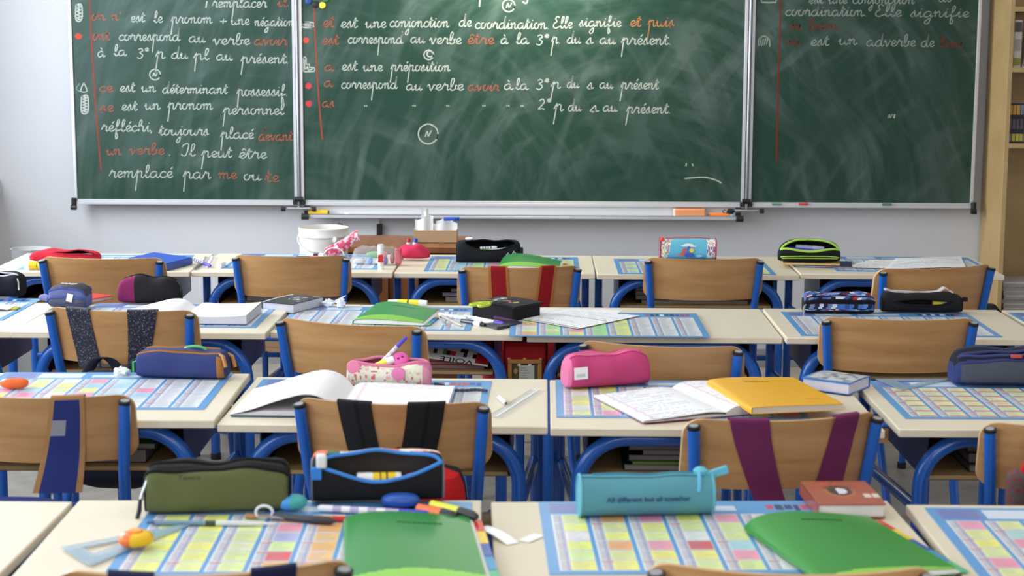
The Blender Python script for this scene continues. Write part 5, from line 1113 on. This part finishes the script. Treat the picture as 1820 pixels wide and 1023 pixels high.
def scissors(label, loc, rz, col, L=.13):
    o = thing('scissors', label, 'scissors', loc, rz)
    for s in (-1, 1):
        MB().tube([(-.038 + .024 * math.cos(t * PI / 10), s * .0145 + .0105 * math.sin(t * PI / 10), .005) for t in range(20)], .0042, 8, col, None, True).tube([(-.017, s * .011, .005), (.012, s * .002, .005)], [.005, .0045], 8, col).build('handle', 'plastic', o)
        MB().add([(.005, s * .005, .004 + s * .001), (.012, -s * .005, .004 + s * .001), (L - .04, s * .001, .004 + s * .001), (L - .045, s * .006, .004 + s * .001), (.005, s * .005, .0055 + s * .001), (.012, -s * .005, .0055 + s * .001), (L - .04, s * .001, .0055 + s * .001), (L - .045, s * .006, .0055 + s * .001)], [(0, 1, 2, 3), (4, 7, 6, 5), (0, 4, 5, 1), (1, 5, 6, 2), (2, 6, 7, 3), (3, 7, 4, 0)], (190, 190, 192)).build('blade', 'steel', o)
    MB().lathe([(0, .008), (.004, .008), (.004, .0095), (0, .0095)], 12, (150, 150, 150), Matrix.Translation((.012, 0, 0))).build('screw', 'steel', o); return o
p0, p1 = atz(858, 543, lz), atz(918, 530, lz)
scissors('lime green scissors lying on the flat black case', p0 + (p1 - p0) * .15, math.atan2(p1.y - p0.y, p1.x - p0.x), (190, 212, 50))
o = thing('eraser_case', 'flat dark grey slab lying at the front edge below the flat black case', 'case', on(K, 893, 578, .0))
pp = [on(K, *p) - o.location for p in ((860, 580), (884, 586.5), (929, 577.5), (905, 570.5))]
MB().prism([(p.x, p.y) for p in pp], .0005, .0085, (50, 52, 60)).build('body', 'plastic', o, .003)
sheet_paper('white worksheet with slanted corner overlapping the chart on the third row', '33', [(929, 567), (1027, 584), (1137, 561), (1010, 549.5)], .003, CT + .006, {1: (120, 122, 126), 2: (200, 200, 200), 24: (120, 122, 126), **{i: (216, 218, 222) for i in list(range(5, 22, 3)) + list(range(27, 46, 3))}}, seed=4)
sheet_paper('white printed worksheet partly under the flat black case', '33', [(945, 562), (1085, 566), (1106, 551), (956, 547.5)], .002, CT + .0042, True, seed=5)
gf = lambda u, a: [(54, 84, 150), (206, 214, 226), (30, 32, 44), (76, 112, 180), (120, 130, 170), (190, 40, 50), (34, 38, 60), (96, 140, 200)][int(hsh(int(u * 16 + a * 1.5), int(a * 5)) * 8)]
o, sf = pouch('blue and white graffiti-print pencil case on the third row', '34', 1493, 558, 0, .206, .075, .059, (60, 80, 140), lambda u, a: (24, 24, 28) if abs(a - 2.98) < .1 or a > 3.75 or a < 0 else gf(u, a), n=3.4, k=8, zipc=None, zlines=((3.0, .01, .99, .0038, (18, 18, 20), 'zipper'), (.78 * PI, .02, .98, .002, (24, 24, 30)), (1.2 * PI, .02, .98, .002, (24, 24, 30))), amp=.0015, nx=70)
q = sf(.0, 3.0); MB().tube([q + Vector((.004, -.006, 0)), q + Vector((-.003, -.012, -.008)), q + Vector((-.002, -.012, -.034))], .003, 8, (196, 190, 184)).build('zipper_pull', 'steel', o)
o, sf = pouch('black pencil case with a half-open zip and pale lining on the third row', '34', 1641, 556.5, -1, .235, .07, .056, (26, 26, 28), None, n=3, k=9, gap=(3.02, .20, .12, .86), zipc=(20, 20, 22), lining=(36, 34, 30), amp=.002)
MB().sheet(lambda u, v: (-.105 + .2 * u, .005 + .03 * v, .057 + .012 * math.exp(-((u - .88) / .06) ** 2) + .008 * math.exp(-((u - .02) / .06) ** 2) + .002 * math.sin(9 * u)), 40, 4, .004, (196, 190, 190)).build('lining_edge', 'fabric', o)
MB().box(0, .014, -.008, .004, -.006, .006, (22, 22, 24), Matrix.Translation(sf(.99, .75 * PI))).build('end_tab', 'fabric', o)
I = lambda *v: inside(o, *v)
stick('highlighter', 'yellow highlighter seen through the half-open zip of the black case', 'highlighter', I(.03, -.02, .028), I(.07, -.018, .029), .009, [('barrel', 'plastic', [(0, .9, (214, 196, 50)), (.75, 1, (214, 196, 50))]), ('cap', 'plastic', [(.75, 1, (226, 226, 220)), (1, .8, (226, 226, 220))])], PEN)

# ------------------------------------------------------------------ farthest row
o, sf = pouch('red zip pencil case on the leftmost far desk', '41', 112, 466, 2, .25, .08, .042, (190, 34, 52), lambda u, a: (186, 30, 48), n=2.6, k=3.2, gap=(2.5, .42, .36, .985), zipc=(150, 22, 38), lining=(40, 16, 20), amp=.003)
stick('pencil', 'cream pencil showing inside the red pencil case', 'pencil', inside(o, .0, -.02, .02), inside(o, .1, -.014, .026), .005, [('barrel', 'plastic', [(0, .8, (206, 196, 176)), (.9, 1, (206, 196, 176)), (1, .4, (90, 60, 50))])], PEN)
glue_stick('glue_stick', 'yellow glue stick with a white end lying before the red pencil case', on('41', 86, 471, CT + .015), on('41', 45, 471, CT + .015), .0145, (244, 208, 30), ct=.8)
P = [on('41', *p) for p in ((205, 470), (296, 482), (346, 468), (240, 456))]
o = thing('folder', 'flat blue folder on the leftmost far desk', 'folder', P[1] + Vector((0, 0, CT))); c = P[1]
e1 = (on('41', 346, 469) - P[1]); e2 = (on('41', 190, 466) - P[1]).normalized() * .23; e1 = e1.normalized() * .19
MB().prism([(0, 0), (e1.x, e1.y), (e1.x + e2.x, e1.y + e2.y), (e2.x, e2.y)], 0, .02, (36, 70, 160)).build('body', 'gloss', o, .004)
MB().prism([(v.x, v.y) for v in (e1 * .03 + e2 * .03, e1 * .97 + e2 * .03, e1 * .97 + e2 * .97, e1 * .03 + e2 * .97)], .02, .023, (50, 88, 186)).build('flap', 'gloss', o, .001)
stick('pen', 'purple pen lying right of the blue folder', 'pen', on('41', 345, 461, .008), on('41', 374, 472, .008), .0055, [barrel((96, 80, 170), 0, .6, (200, 196, 220)), capp((90, 70, 170), .6)], PEN)
stick('pen', 'short grey pen beside the purple pen', 'pen', on('41', 345, 477, .005), on('41', 357, 467, .005), .005, [barrel((140, 138, 130), 0, .6), capp((120, 118, 110), .6)], PEN)
ruler('short clear ruler at the left end of the second far desk', '42', (377, 476), (386, 456), .045, 'clear_plastic', .001)
stick('tape_roll', 'small white roll beside the clear ruler on the second far desk', 'roll', on('42', 390, 472, .01), on('42', 398, 468, .01), .008, [('tube', 'plastic', [(0, 1, (236, 236, 240)), (1, 1, (220, 220, 230))])])
K = '42'
stick('highlighter', 'pink and black highlighter behind the second far chair', 'highlighter', on(K, 522, 459, .011), on(K, 572, 459, .011), .0095, [('barrel', 'plastic', [(0, .4, (240, 100, 160)), (.07, .8, (240, 100, 160)), (.1, 1, (44, 54, 64)), (.6, 1, (44, 54, 64))]), ('cap', 'plastic', [(.6, 1.02, (240, 110, 160)), (1, .9, (240, 110, 160))])], PEN)
stick('correction_roller', 'white and black correction roller behind the pink highlighter', 'roller', on(K, 546, 455, .014), on(K, 576, 456, .014), .0125, [('body', 'plastic', [(0, .6, (236, 236, 238)), (.4, .9, (40, 40, 44)), (.7, .9, (240, 240, 240)), (.72, 1.1, (240, 240, 240)), (1, 1.1, (236, 236, 238))])], PEN)
o = thing('pencil_pouch', 'rolled pink patterned plastic pouch leaning up behind the second far chair', 'pouch', on(K, 605, 459))
pk = [(0, 0, .02), (.03, 0, .03), (.07, .005, .055), (.1, .01, .078), (.118, .012, .085)]
MB().tube(smooth_path([(x - .05, y, z) for x, y, z in pk], 5), [.02, .021, .022, .023, .023, .023, .023, .022, .022, .021, .02, .02, .019, .018, .017, .017, .018, .019, .02, .02, .018], 14, [[(206, 70, 100), (226, 150, 170), (196, 60, 90), (226, 206, 206)][int(hsh(i // 2, i % 5) * 4)] for i in range(20 * 14)]).build('body', 'plastic', o)
MB().tube([(-.02 + .036 * math.cos(t * PI / 12), -.025, .016 + .026 * math.sin(t * PI / 12)) for t in range(13)], .0022, 8, (230, 226, 226)).build('cord_loop', 'plastic', o)
o = thing('plastic_pouch', 'clear plastic pouch full of small things beside the standing glue stick', 'pouch', on(K, 668, 470, 0))
m = MB(); N, Mm = 20, 22; vs, fs = [], []
rnd = random.Random(3)
for i in range(N + 1):
    u = i / N; kx = (1 - abs(2 * u - 1) ** 4) ** .4 if 0 < i < N else .25
    for j in range(Mm):
        a = 2 * PI * j / Mm; vs.append((-.085 + .18 * u, .045 * kx * math.cos(a) * rnd.uniform(.92, 1.06), max(.001, (.034 + .034 * math.sin(a)) * kx ** .5 * rnd.uniform(.9, 1.06))))
for i in range(N):
    for j in range(Mm): q = (j + 1) % Mm; fs.append((i * Mm + j, i * Mm + q, (i + 1) * Mm + q, (i + 1) * Mm + j))
m.add(vs, fs, (230, 236, 236), None, True).build('film', 'bag_film', o)
MB().box(.07, .092, -.02, .02, .004, .06, (206, 70, 96)).build('end_strip', 'plastic', o, .004)
base = o.location.copy()
for (x, y, z, s, c, nm, lbl) in ((-.06, 0, .002, (.03, .012, .01), (206, 206, 210), 'eraser', 'white eraser in the clear pouch'), (-.02, -.01, .002, (.014, .01, .014), (110, 160, 210), 'pencil_sharpener', 'light blue sharpener in the clear pouch'), (.012, -.01, .002, (.022, .01, .009), (226, 222, 206), 'eraser', 'cream eraser in the clear pouch'),
                       (.0, .012, .022, (.05, .012, .012), (110, 170, 110), 'eraser', 'green eraser at the back of the clear pouch'), (.03, -.005, .02, (.014, .012, .014), (230, 60, 120), 'bead', 'pink bead in the clear pouch'), (.035, -.012, .002, (.014, .012, .014), (80, 60, 160), 'bead', 'purple bead in the clear pouch'), (.06, -.005, .004, (.012, .012, .02), (150, 60, 80), 'bead', 'dark red bead in the clear pouch')):
    lump(nm, lbl, nm.split('_')[-1], base + Vector((x, y, z)), 0, s[0] / 1.4, s[1], s[2], c)
p = on(K, 677, 478, .0)
t = glue_stick('glue_stick', 'white glue stick with a red label standing at the front of the far row', p, p + Vector((0, 0, .088)), .011, (228, 226, 226), (240, 240, 240), (206, 50, 50))
MB().box(-.0085, .0085, -.0116, -.0085, .026, .052, (206, 44, 46)).build('red_label', 'print', t)
o, sf = pouch('coral red pouch between the clear pouch and the tissue box', '42', 732, 461, -4, .125, .06, .054, (206, 52, 86), None, n=2.2, k=2.2, amp=.003)
# black open case
o, sf = pouch('open black pencil case showing white pens on the middle far desk', '43', 868, 467, 3, .228, .085, .078, (26, 28, 36), lambda u, a: (62, 68, 92) if a < 0 and u < .5 else (26, 28, 36), n=2.4, k=14, gap=(2.3, .74, .12, .95), zipc=(18, 18, 20), lining=(16, 18, 22), zip_r=.003, ends=(20, 22, 28))
MB().box(0, .012, -.012, .012, -.02, .012, (22, 22, 24), Matrix.Translation(sf(1, .9 * PI))).build('loop', 'fabric', o, .003)
fm = MB(); q = sf(.9, 3.3); fm.tube([q + Vector((-.03, -.004, -.012)), q + Vector((-.02, -.005, .006)), q + Vector((-.008, -.005, -.006)), q + Vector((.0, -.004, .012)), q + Vector((.016, -.003, -.006))], .003, 6, (176, 184, 196)); fm.build('printed_mark', 'fabric', o)
I = lambda *v: inside(o, *v)
lump('eraser', 'white eraser on top of the open black pencil case', 'eraser', I(-.068, -.005, .078), 0, .015, .01, .006, (236, 236, 230))
stick('ballpoint_pen', 'white ballpoint pen in the open black far case', 'pen', I(-.03, -.015, .05), I(.032, -.012, .052), .006, [barrel((226, 228, 230), 0, .7, (120, 126, 140)), capp((226, 228, 230), .7)], PEN)
stick('pen', 'green pen in the open black far case', 'pen', I(-.045, -.024, .040), I(.02, -.024, .044), .005, [barrel((130, 190, 70), 0, .7), capp((150, 206, 80), .7)], PEN)
stick('pen', 'silver white pen slanting out of the open black far case', 'pen', I(-.02, -.030, .040), I(.09, -.022, .053), .0042, [barrel((214, 214, 216), 0, .7), capp((190, 190, 196), .7)], PEN)
a_, w_ = ang('43', (885, 476), (990, 476))
notebook('notebook', 'green notebook behind the red-strapped chair in the far row', '43', 884, 481, -3, .215, .2, .012, (56, 142, 68), (LG, .2, .14), .026, TB, title=(.08, .15, .07, 9, (50, 110, 60)))
# tissue box and the teacher's low cabinet behind the far row
bx0 = aty(736, 452, 6.55); 
o, sf = pouch('light blue picture-print pencil case with a red zip in the far row', '44', 1223, 461, 0, .204, .06, .075, (110, 190, 214), lambda u, a: (110, 188, 212) if not (a > 1.9 and (u < .2 * (1 - (a - 2.2) * .2) or u > .84)) else [(240, 236, 220), (236, 226, 190), (90, 120, 190), (240, 240, 236), (210, 190, 90), (190, 90, 150), (240, 238, 226)][int(hsh(int(u * 60), int(a * 9)) * 7)], n=2.9, k=30, zipc=(196, 40, 52), nx=60, amp=.001, ends=(176, 44, 58))
gm = MB(); gy_ = -.033
def gdisc(x, z, rx, rz_, c): gm.add([(x + rx * math.cos(t * PI / 9), gy_ - len(gm.f) * .00005, z + rz_ * math.sin(t * PI / 9)) for t in range(18)], [tuple(range(18))], c)
for x, z, a, b_, c in ((.0, .054, .018, .006, (240, 240, 244)), (-.014, .051, .014, .003, (240, 240, 244)), (.016, .05, .014, .003, (240, 240, 244)), (-.006, .026, .014, .014, (70, 120, 200)), (-.014, .034, .008, .008, (206, 90, 80)), (-.022, .02, .008, .007, (226, 90, 60)), (.004, .016, .018, .009, (60, 90, 170)), (.012, .034, .0085, .0085, (236, 206, 80)), (.002, .044, .006, .006, (60, 110, 200)), (-.04, .016, .004, .004, (230, 120, 90)), (.04, .014, .012, .004, (150, 200, 226))): gdisc(x, z, a, b_, c)
gm.build('picture_print', 'gloss', o)
lump('zipper_charm', 'round orange zip charm at the left top of the light blue case', 'charm', inside(o, -.096, -.022, .066), 0, .009, .006, .007, (226, 70, 40))
li = (170, 214, 90)
o, sf = pouch('black pencil case with lime zips in the far row', '45', 1440, 468, -2, .218, .085, .083, (24, 26, 28), None, n=2.2, k=3.4, gap=(2.5, .62, .03, .97), zipc=li, lining=(14, 16, 26), zlines=((3.5, .03, .97, .002, li), (3.72, .05, .95, .0018, li), (1.95, .1, .9, .0014, (50, 54, 50))), zip_r=.004, amp=.001, dz=.016)
I = lambda *v: inside(o, *v)
for x, z, c, lb_ in ((-.035, .052, (50, 50, 170), 'blue felt pen in the lime-zipped case'), (.045, .05, (40, 70, 150), 'dark blue felt pen at the right in the lime-zipped case'), (.0, .06, (150, 154, 180), 'silver pen at the back of the lime-zipped case')):
    stick('felt_pen', lb_, 'pen', I(x - .05, -.012, z - .004), I(x + .05, -.024, z - .010), .0085, [barrel(c, 0, .6), capp(tuple(min(255, v + 20) for v in c), .6)], PEN)
book('yellow and cream notebook under the lime-zipped pencil case', '45', 1392, 470, -6, .2, .15, .007, (222, 170, 40), None, dz=.008, spine_side='l', name='notebook')
book('dark blue notebook under the yellow notebook in the far row', '45', 1412, 474, -10, .2, .15, .0065, (52, 54, 96), None, dz=.001, spine_side='l', name='notebook')
sheet_paper('white crinkled papers on the rightmost far desk', '45', [(1572, 478), (1716, 474), (1708, 456), (1592, 459)], .014, CT + .004, {**{i: (160, 162, 166) for i in (12, 26, 40)}, **{i: (214, 216, 220) for i in (4, 8, 17, 21, 31, 35)}}, seed=6)
sheet_paper('white sheet sticking out left of the crinkled papers', '45', [(1500, 475), (1600, 477), (1610, 461), (1545, 462)], .003, CT + .001, True, seed=7)

# ------------------------------------------------------------------ behind the far row
cab = thing('low_cabinet', 'brown wooden low cabinet behind the far row under the tissue box', 'cabinet', (aty(690, 440, 6.9).x, 6.9, 0))
zc_ = aty(690, 436, 6.75).z
MB().box(-.26, .34, -.2, .2, zc_ - .025, zc_).build('top', 'brown_wood', cab, .002)
for x in (-.25, .02, .31): MB().box(x, x + .02, -.19, .19, 0, zc_ - .025).build('side_panel', 'brown_wood', cab)
MB().box(-.23, .31, .17, .18, .02, zc_ - .025).build('back_panel', 'brown_wood', cab)
for a, c in ((-.227, .017), (.043, .307)):
    d = MB().box(a, c, -.205, -.19, .03, zc_ - .03).build('door', 'brown_wood', cab, .002); MB().lathe([(0, 0), (.008, 0), (.006, .012), (.011, .016), (0, .022)], 14, (60, 40, 30), Matrix.Translation(((c - .025 if a < 0 else a + .025), -.205, .4)) @ Matrix.Rotation(PI / 2, 4, 'X')).build('knob', 'plastic', d)
ps = aty(575, 403, 6.45)
st = thing('stool', 'low brown stool carrying the white bucket behind the far row', 'stool', (ps.x, 6.45, 0)); bz = .42
MB().box(-.14, .14, -.14, .14, bz - .03, bz).build('seat', 'brown_wood', st, .004)
for a in (-.11, .11):
    for c in (-.11, .11): MB().box(a - .015, a + .015, c - .015, c + .015, 0, bz - .03).build('leg', 'brown_wood', st)
bh = ps.z - bz - .002; R0 = .1
bk = thing('bucket', 'white plastic bucket behind the far row', 'bucket', (ps.x, 6.45, bz))
w8 = (226, 222, 214)
MB().lathe([(0, 0), (R0 * .86, 0), (R0 * .95, bh - .03), (R0 * .95, bh - .032), (R0 * 1.0, bh - .032), (R0 * 1.0, bh - .026), (R0 * .965, bh - .02), (R0 * .985, bh), (R0 * .95, bh + .002), (R0 * .93, bh - .01), (R0 * .84, .01), (0, .01)], 40, w8).build('body', 'plastic', bk)
MB().lathe([(0, 0), (.011, 0), (.011, .008), (.006, .01), (0, .01)], 16, w8, Matrix.Translation((.055, -.082, bh - .038)) @ Matrix.Rotation(PI / 2, 4, 'X') @ Matrix.Rotation(-.5, 4, 'Y')).build('handle_boss', 'plastic', bk)
MB().tube([(.1 * math.cos(t) * 1.0, -.1 * abs(math.sin(t)) * .9 - .01 , bh - .035 - .05 * math.sin(t)) for t in [PI * i / 20 for i in range(21)]], .002, 6, (214, 212, 206)).build('handle', 'plastic', bk)
q0, q1 = aty(735, 450, 6.85), aty(812, 450, 6.85)
tb = thing('tissue_box', 'open cardboard box stuffed with white tissues behind the far row', 'box', ((q0.x + q1.x) / 2, 6.9, zc_)); wbx = (q1.x - q0.x) / 2
hb = .052; m = MB(); c1 = (176, 148, 112)
m.box(-wbx, wbx, -.06, -.057, 0, hb, c1).box(-wbx, wbx, .057, .06, 0, hb, c1).box(-wbx, -wbx + .003, -.057, .057, 0, hb, c1).box(wbx - .003, wbx, -.057, .057, 0, hb, c1).box(-wbx, wbx, -.06, .06, 0, .003, c1).build('box', 'matte', tb)
for k, (x0, x1, h, y, sd) in enumerate(((-.085, -.01, .085, -.03, 1), (-.06, -.03, .118, -.01, 2), (-.02, .09, .062, -.02, 3), (.0, .07, .075, .01, 4), (-.08, .08, .05, .03, 5))):
    rnd = random.Random(sd); ph = rnd.uniform(0, 6)
    o = thing('tissue', ['tall white tissue at the left of the cardboard box', 'topmost white tissue peak in the cardboard box', 'wide low white tissue at the right of the cardboard box', 'white tissue behind the low right one in the cardboard box', 'white tissue at the very back of the cardboard box'][k], 'tissue', tb.location + Vector((0, y, .004)))
    MB().sheet(lambda u, v: (x0 + (x1 - x0) * u, .006 * math.sin(8 * u + ph) + .006 * v, (h + .012) * v * (1 - .1 * math.sin(5 * u + ph))), 14, 8, .002, (238, 238, 238), down=(0, .003, 0)).build('sheet', 'matte', o)
pz = tb.location
stick('marker', 'blue marker lying on the tissues of the cardboard box', 'marker', pz + Vector((.035, -.045, .098)), pz + Vector((.1, -.045, .1)), .008, [barrel((48, 90, 190), 0, .7), capp((40, 80, 180), .7)], PEN)
for px, c, lb_, rr in ((726, (176, 30, 34), 'red marker standing left of the tissue box', .0085), (737, (50, 70, 170), 'blue marker standing between the red one and the tissue box', .010)):
    p = aty(px, 436, 6.78); p.z = zc_; top = aty(px, 423, 6.78).z
    stick('marker', lb_, 'marker', p, Vector((p.x + (.004 if rr > .009 else 0), p.y, top)), rr, [('barrel', 'plastic', [(0, 1, (230, 230, 230)), (.4, 1, c)]), ('cap', 'plastic', [(.4, 1.05, c), (.85, 1, c), (1, .6, c)])], PEN)
pc = aty(55, 441, 6.9)
hb_ = thing('cardboard_tub', 'grey tub behind the red pencil case at the far left', 'tub', (pc.x, 6.9, 0))
MB().lathe([(0, 0), (.075, 0), (.08, pc.z - .004), (.083, pc.z), (.078, pc.z), (.07, pc.z - .03), (0, pc.z - .04)], 28, (176, 176, 176)).build('body', 'matte', hb_)
# things on the long chalk tray
sx_, sz_ = bp(1224, 384); yt = YP + .03 - .045
o = thing('sponge_wiper', 'orange and white board wiper on the right of the chalk tray', 'wiper', (sx_, yt, tz)); MB().box(-.064, .07, -.022, .022, .004, .034, (232, 152, 106)).build('pad', 'fabric', o, .004); MB().box(-.07, -.06, -.022, .022, .0005, .033, (238, 204, 186)).build('end', 'fabric', o, .003); MB().box(-.06, .07, -.02, .02, .0003, .004, (240, 220, 206)).build('base', 'fabric', o)
a, c = bp(549, 380)[0], bp(586, 380)[0]
stick('marker', 'thick yellow marker at the left end of the chalk tray', 'marker', (a, yt, tz + .0105), (c, yt, tz + .0105), .0105, [('barrel', 'plastic', [(0, 1, (232, 190, 40)), (.93, 1, (236, 196, 40))]), ('cap', 'plastic', [(.93, .95, (90, 80, 50)), (1, .8, (90, 80, 50))])])
a, c = bp(1259, 380)[0], bp(1296, 380)[0]
stick('marker', 'orange marker at the right end of the chalk tray', 'marker', (a, yt, tz + .009), (c, yt, tz + .007), .009, [('barrel', 'plastic', [(0, .7, (200, 100, 50)), (.06, 1, (238, 126, 44)), (.7, .9, (238, 126, 44))]), ('tip', 'plastic', [(.7, .9, (240, 140, 60)), (1, .5, (240, 150, 70))])])
o = tag(MB().box(-.006, .006, -.006, .006, 0, .012, (150, 190, 214)).build('chalk', 'chalk', None, .002), 'pale blue chalk stub beside the orange marker on the tray', 'chalk'); o.location = (bp(1299, 380)[0], yt - .015, tz)
o = tag(MB().tube([(-.008, 0, .005), (.008, 0, .005)], .005, 10, (246, 246, 246)).build('chalk', 'chalk'), 'small white chalk stub on the chalk tray near the yellow marker', 'chalk'); o.location = (bp(617, 380)[0], yt - .01, tz)

# ------------------------------------------------------------------ inside and under the desks
def tray_stack(key, items, ly=-.14, x=0):
    z = .5605
    for (w, h, t, col, lab, dx, dy, nm) in items:
        p = in_desk(key, x + dx, ly + dy + h / 2, z); o = thing(nm, lab, 'notebook' if nm == 'notebook' else 'book', p, math.radians(DSK[key][2]))
        MB().box(-w / 2, w / 2, -h / 2, h / 2, 0, .0012, col).box(-w / 2, w / 2, -h / 2, h / 2, t - .0012, t, col).build('cover', 'gloss', o)
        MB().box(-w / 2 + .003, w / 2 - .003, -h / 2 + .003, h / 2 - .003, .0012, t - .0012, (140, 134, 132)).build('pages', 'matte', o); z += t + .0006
dk = lambda *c: c
tray_stack('23', [(.36, .27, .014, (40, 60, 50), 'dark green notebook at the bottom under the pink case desk', -.01, 0, 'notebook'), (.3, .25, .004, (120, 180, 40), 'lime edged thin notebook in the pink case desk', -.02, .0, 'notebook'), (.28, .25, .013, (60, 40, 60), 'purple-grey notebook in the pink case desk', -.04, .01, 'notebook'), (.26, .25, .012, (84, 40, 60), 'maroon notebook in the pink case desk', -.02, .005, 'notebook'), (.26, .25, .010, (70, 60, 80), 'topmost dark notebook in the pink case desk', -.05, .0, 'notebook')])
tray_stack('24', [(.34, .26, .016, (70, 56, 66), 'grey-brown notebook inside the right desk of the second row', 0, .0, 'notebook'), (.3, .25, .022, (54, 50, 56), 'dark book inside the right desk of the second row', -.02, .01, 'book'), (.26, .24, .016, (90, 70, 50), 'brown book on top inside the right desk of the second row', -.04, .02, 'book')])
tray_stack('22', [(.34, .26, .018, (120, 110, 100), 'grey notebook inside the black-strapped chair desk', .03, .0, 'notebook'), (.3, .25, .02, (40, 40, 44), 'black book inside the black-strapped chair desk', .02, .01, 'book')])
tray_stack('21', [(.36, .27, .03, (26, 26, 28), 'black binder inside the navy case desk', 0, .0, 'notebook'), (.3, .25, .012, (70, 110, 40), 'green notebook on the black binder inside the navy case desk', .05, .0, 'notebook')])
tray_stack('43', [(.36, .26, .02, (40, 40, 50), 'dark notebook inside the far middle desk', 0, 0, 'notebook'), (.32, .25, .014, (80, 50, 60), 'purple-brown notebook inside the far middle desk', -.03, 0, 'notebook'), (.3, .24, .012, (50, 50, 60), 'topmost thin notebook inside the far middle desk', -.01, .01, 'notebook')])
tray_stack('44', [(.38, .27, .014, (120, 90, 70), 'brown notebook at the bottom inside the light blue case desk', 0, 0, 'notebook'), (.34, .26, .016, (60, 58, 62), 'grey-black notebook inside the light blue case desk', -.04, 0, 'notebook'), (.3, .25, .014, (110, 104, 100), 'pale grey notebook inside the light blue case desk', -.06, 0, 'notebook'), (.26, .24, .01, (70, 68, 74), 'topmost grey notebook inside the light blue case desk', -.08, 0, 'notebook')])
tray_stack('42', [(.36, .26, .03, (28, 28, 30), 'black binder inside the clear pouch desk', 0, 0, 'notebook')])
tray_stack('45', [(.34, .26, .04, (34, 40, 34), 'dark green thick book inside the rightmost far desk', -.02, 0, 'book')])
tray_stack('41', [(.34, .26, .03, (30, 30, 34), 'dark binder inside the leftmost far desk', 0, 0, 'notebook')])
tray_stack('31', [(.34, .26, .03, (34, 30, 30), 'dark binder inside the maroon case desk', 0, 0, 'notebook')])
tray_stack('32', [(.4, .26, .012, (170, 30, 34), 'red notebook at the bottom inside the scissors desk', .04, .0, 'notebook'), (.34, .26, .008, (200, 60, 50), 'orange-red notebook inside the scissors desk', .06, .0, 'notebook'), (.3, .25, .006, (176, 24, 30), 'dark red notebook with white pages inside the scissors desk', .05, .0, 'notebook')])
p = in_desk('32', .1, -.165, .592); o = thing('magazine', 'red and white magazine tilted inside the scissors desk', 'magazine', p); o.rotation_euler = (.32, math.radians(7), math.radians(-4))
def mg(u, v):
    if .42 < u < .88 and v < .62:
        if .1 < v < .5 and hsh(int(u * 26), int(v * 8)) < .42: return [(30, 30, 34), (30, 30, 34), (226, 120, 40), (90, 160, 70), (200, 40, 60)][int(hsh(int(u * 26)) * 5)]
        return (232, 230, 230)
    return (176, 24, 32)
MB().sheet(lambda u, v: (-.17 + .32 * u, .2 * v, .006), 60, 16, .001, mg).build('cover', 'gloss', o); MB().box(-.17, .15, .001, .2, 0, .0048, (216, 214, 212)).build('pages', 'matte', o)
lettering('VOILE', .036, o, (.06, .012, .0066), (0, 0, PI), (30, 30, 34), xs=1.0)
# red bag with a gold picture frame between two desks of the third row
p = aty(933, 640, 4.75)
o = thing('school_bag', 'red satchel with a gold-framed card between two third-row desks', 'bag', (p.x + .004, 4.72, 0), math.radians(-1)); bw = .122
ztop, zbot = .645, .41
MB().box(-bw / 2, bw / 2, -.12, .03, zbot, ztop, (150, 24, 32)).build('body', 'fabric', o, .012, 3)
MB().box(-bw / 2 + .004, bw / 2 - .004, -.128, -.12, .46, ztop - .012, (158, 26, 34)).build('flap', 'fabric', o, .004)
MB().tube([(-.03, -.04, ztop - .004), (-.026, -.04, .6595), (.026, -.04, .6595), (.03, -.04, ztop - .004)], .0035, 8, (40, 20, 22)).build('handle', 'plastic', o)
fz = aty(933, 636, 4.6); fr = thing('picture_frame', 'gold ornate frame around a pale card on the red satchel', 'frame', (aty(933, 640, 4.58).x, 4.72 - .131, fz.z))
fw, fh = 62 * 4.6 / FPX, 46 * 4.6 / FPX; t_ = .012; gcol = (176, 120, 60)
m = MB(); x_ = fw / 2
for (a, c, d, e) in ((-x_, x_, -t_, 0), (-x_, x_, -fh - .012, -fh - .012 + t_), (-x_, -x_ + t_, -fh, -t_), (x_ - t_, x_, -fh, -t_)): m.box(a, c, -.012, 0, d, e, gcol)
for a in (-x_ + .004, 0, x_ - .004): m.lathe([(0, 0), (.007, 0), (.005, .005), (0, .006)], 10, (196, 140, 76), Matrix.Translation((a, -.006, -.001)))
m.build('border', 'plastic', fr, .002)
cd = MB(); cd.box(-x_ + t_, x_ - t_, -.004, 0, -fh, -t_, (84, 80, 50)); cd.box(-.016, .026, -.005, -.004, -fh, -t_ - .006, (196, 196, 182))
for i in range(5): cd.box(-.012, .004 + .004 * (i % 3), -.0053, -.005, -.026 - i * .007, -.024 - i * .007, (150, 150, 140))
cd.add([(-.026 + .006 * math.cos(t * PI / 6), -.0055, -.034 + .008 * math.sin(t * PI / 6)) for t in range(12)], [tuple(range(12))], (180, 130, 90)).build('card', 'print', fr)
for a in (-.016, .014): MB().lathe([(0, 0), (.005, 0), (.004, .002), (0, .003)], 10, (240, 240, 240), Matrix.Translation((a, -.005, -t_ - .004)) @ Matrix.Rotation(PI / 2, 4, 'X')).build('pin', 'plastic', fr)
# dark bag on the floor right of the far chair
pb = aty(1765, 520, 5.55)
o = thing('school_bag', 'black school bag hanging below the rightmost far desk', 'bag', (pb.x, 5.6, 0))
bag_body(o, 0, 0, .6, .1, .42, .18, (26, 26, 28))
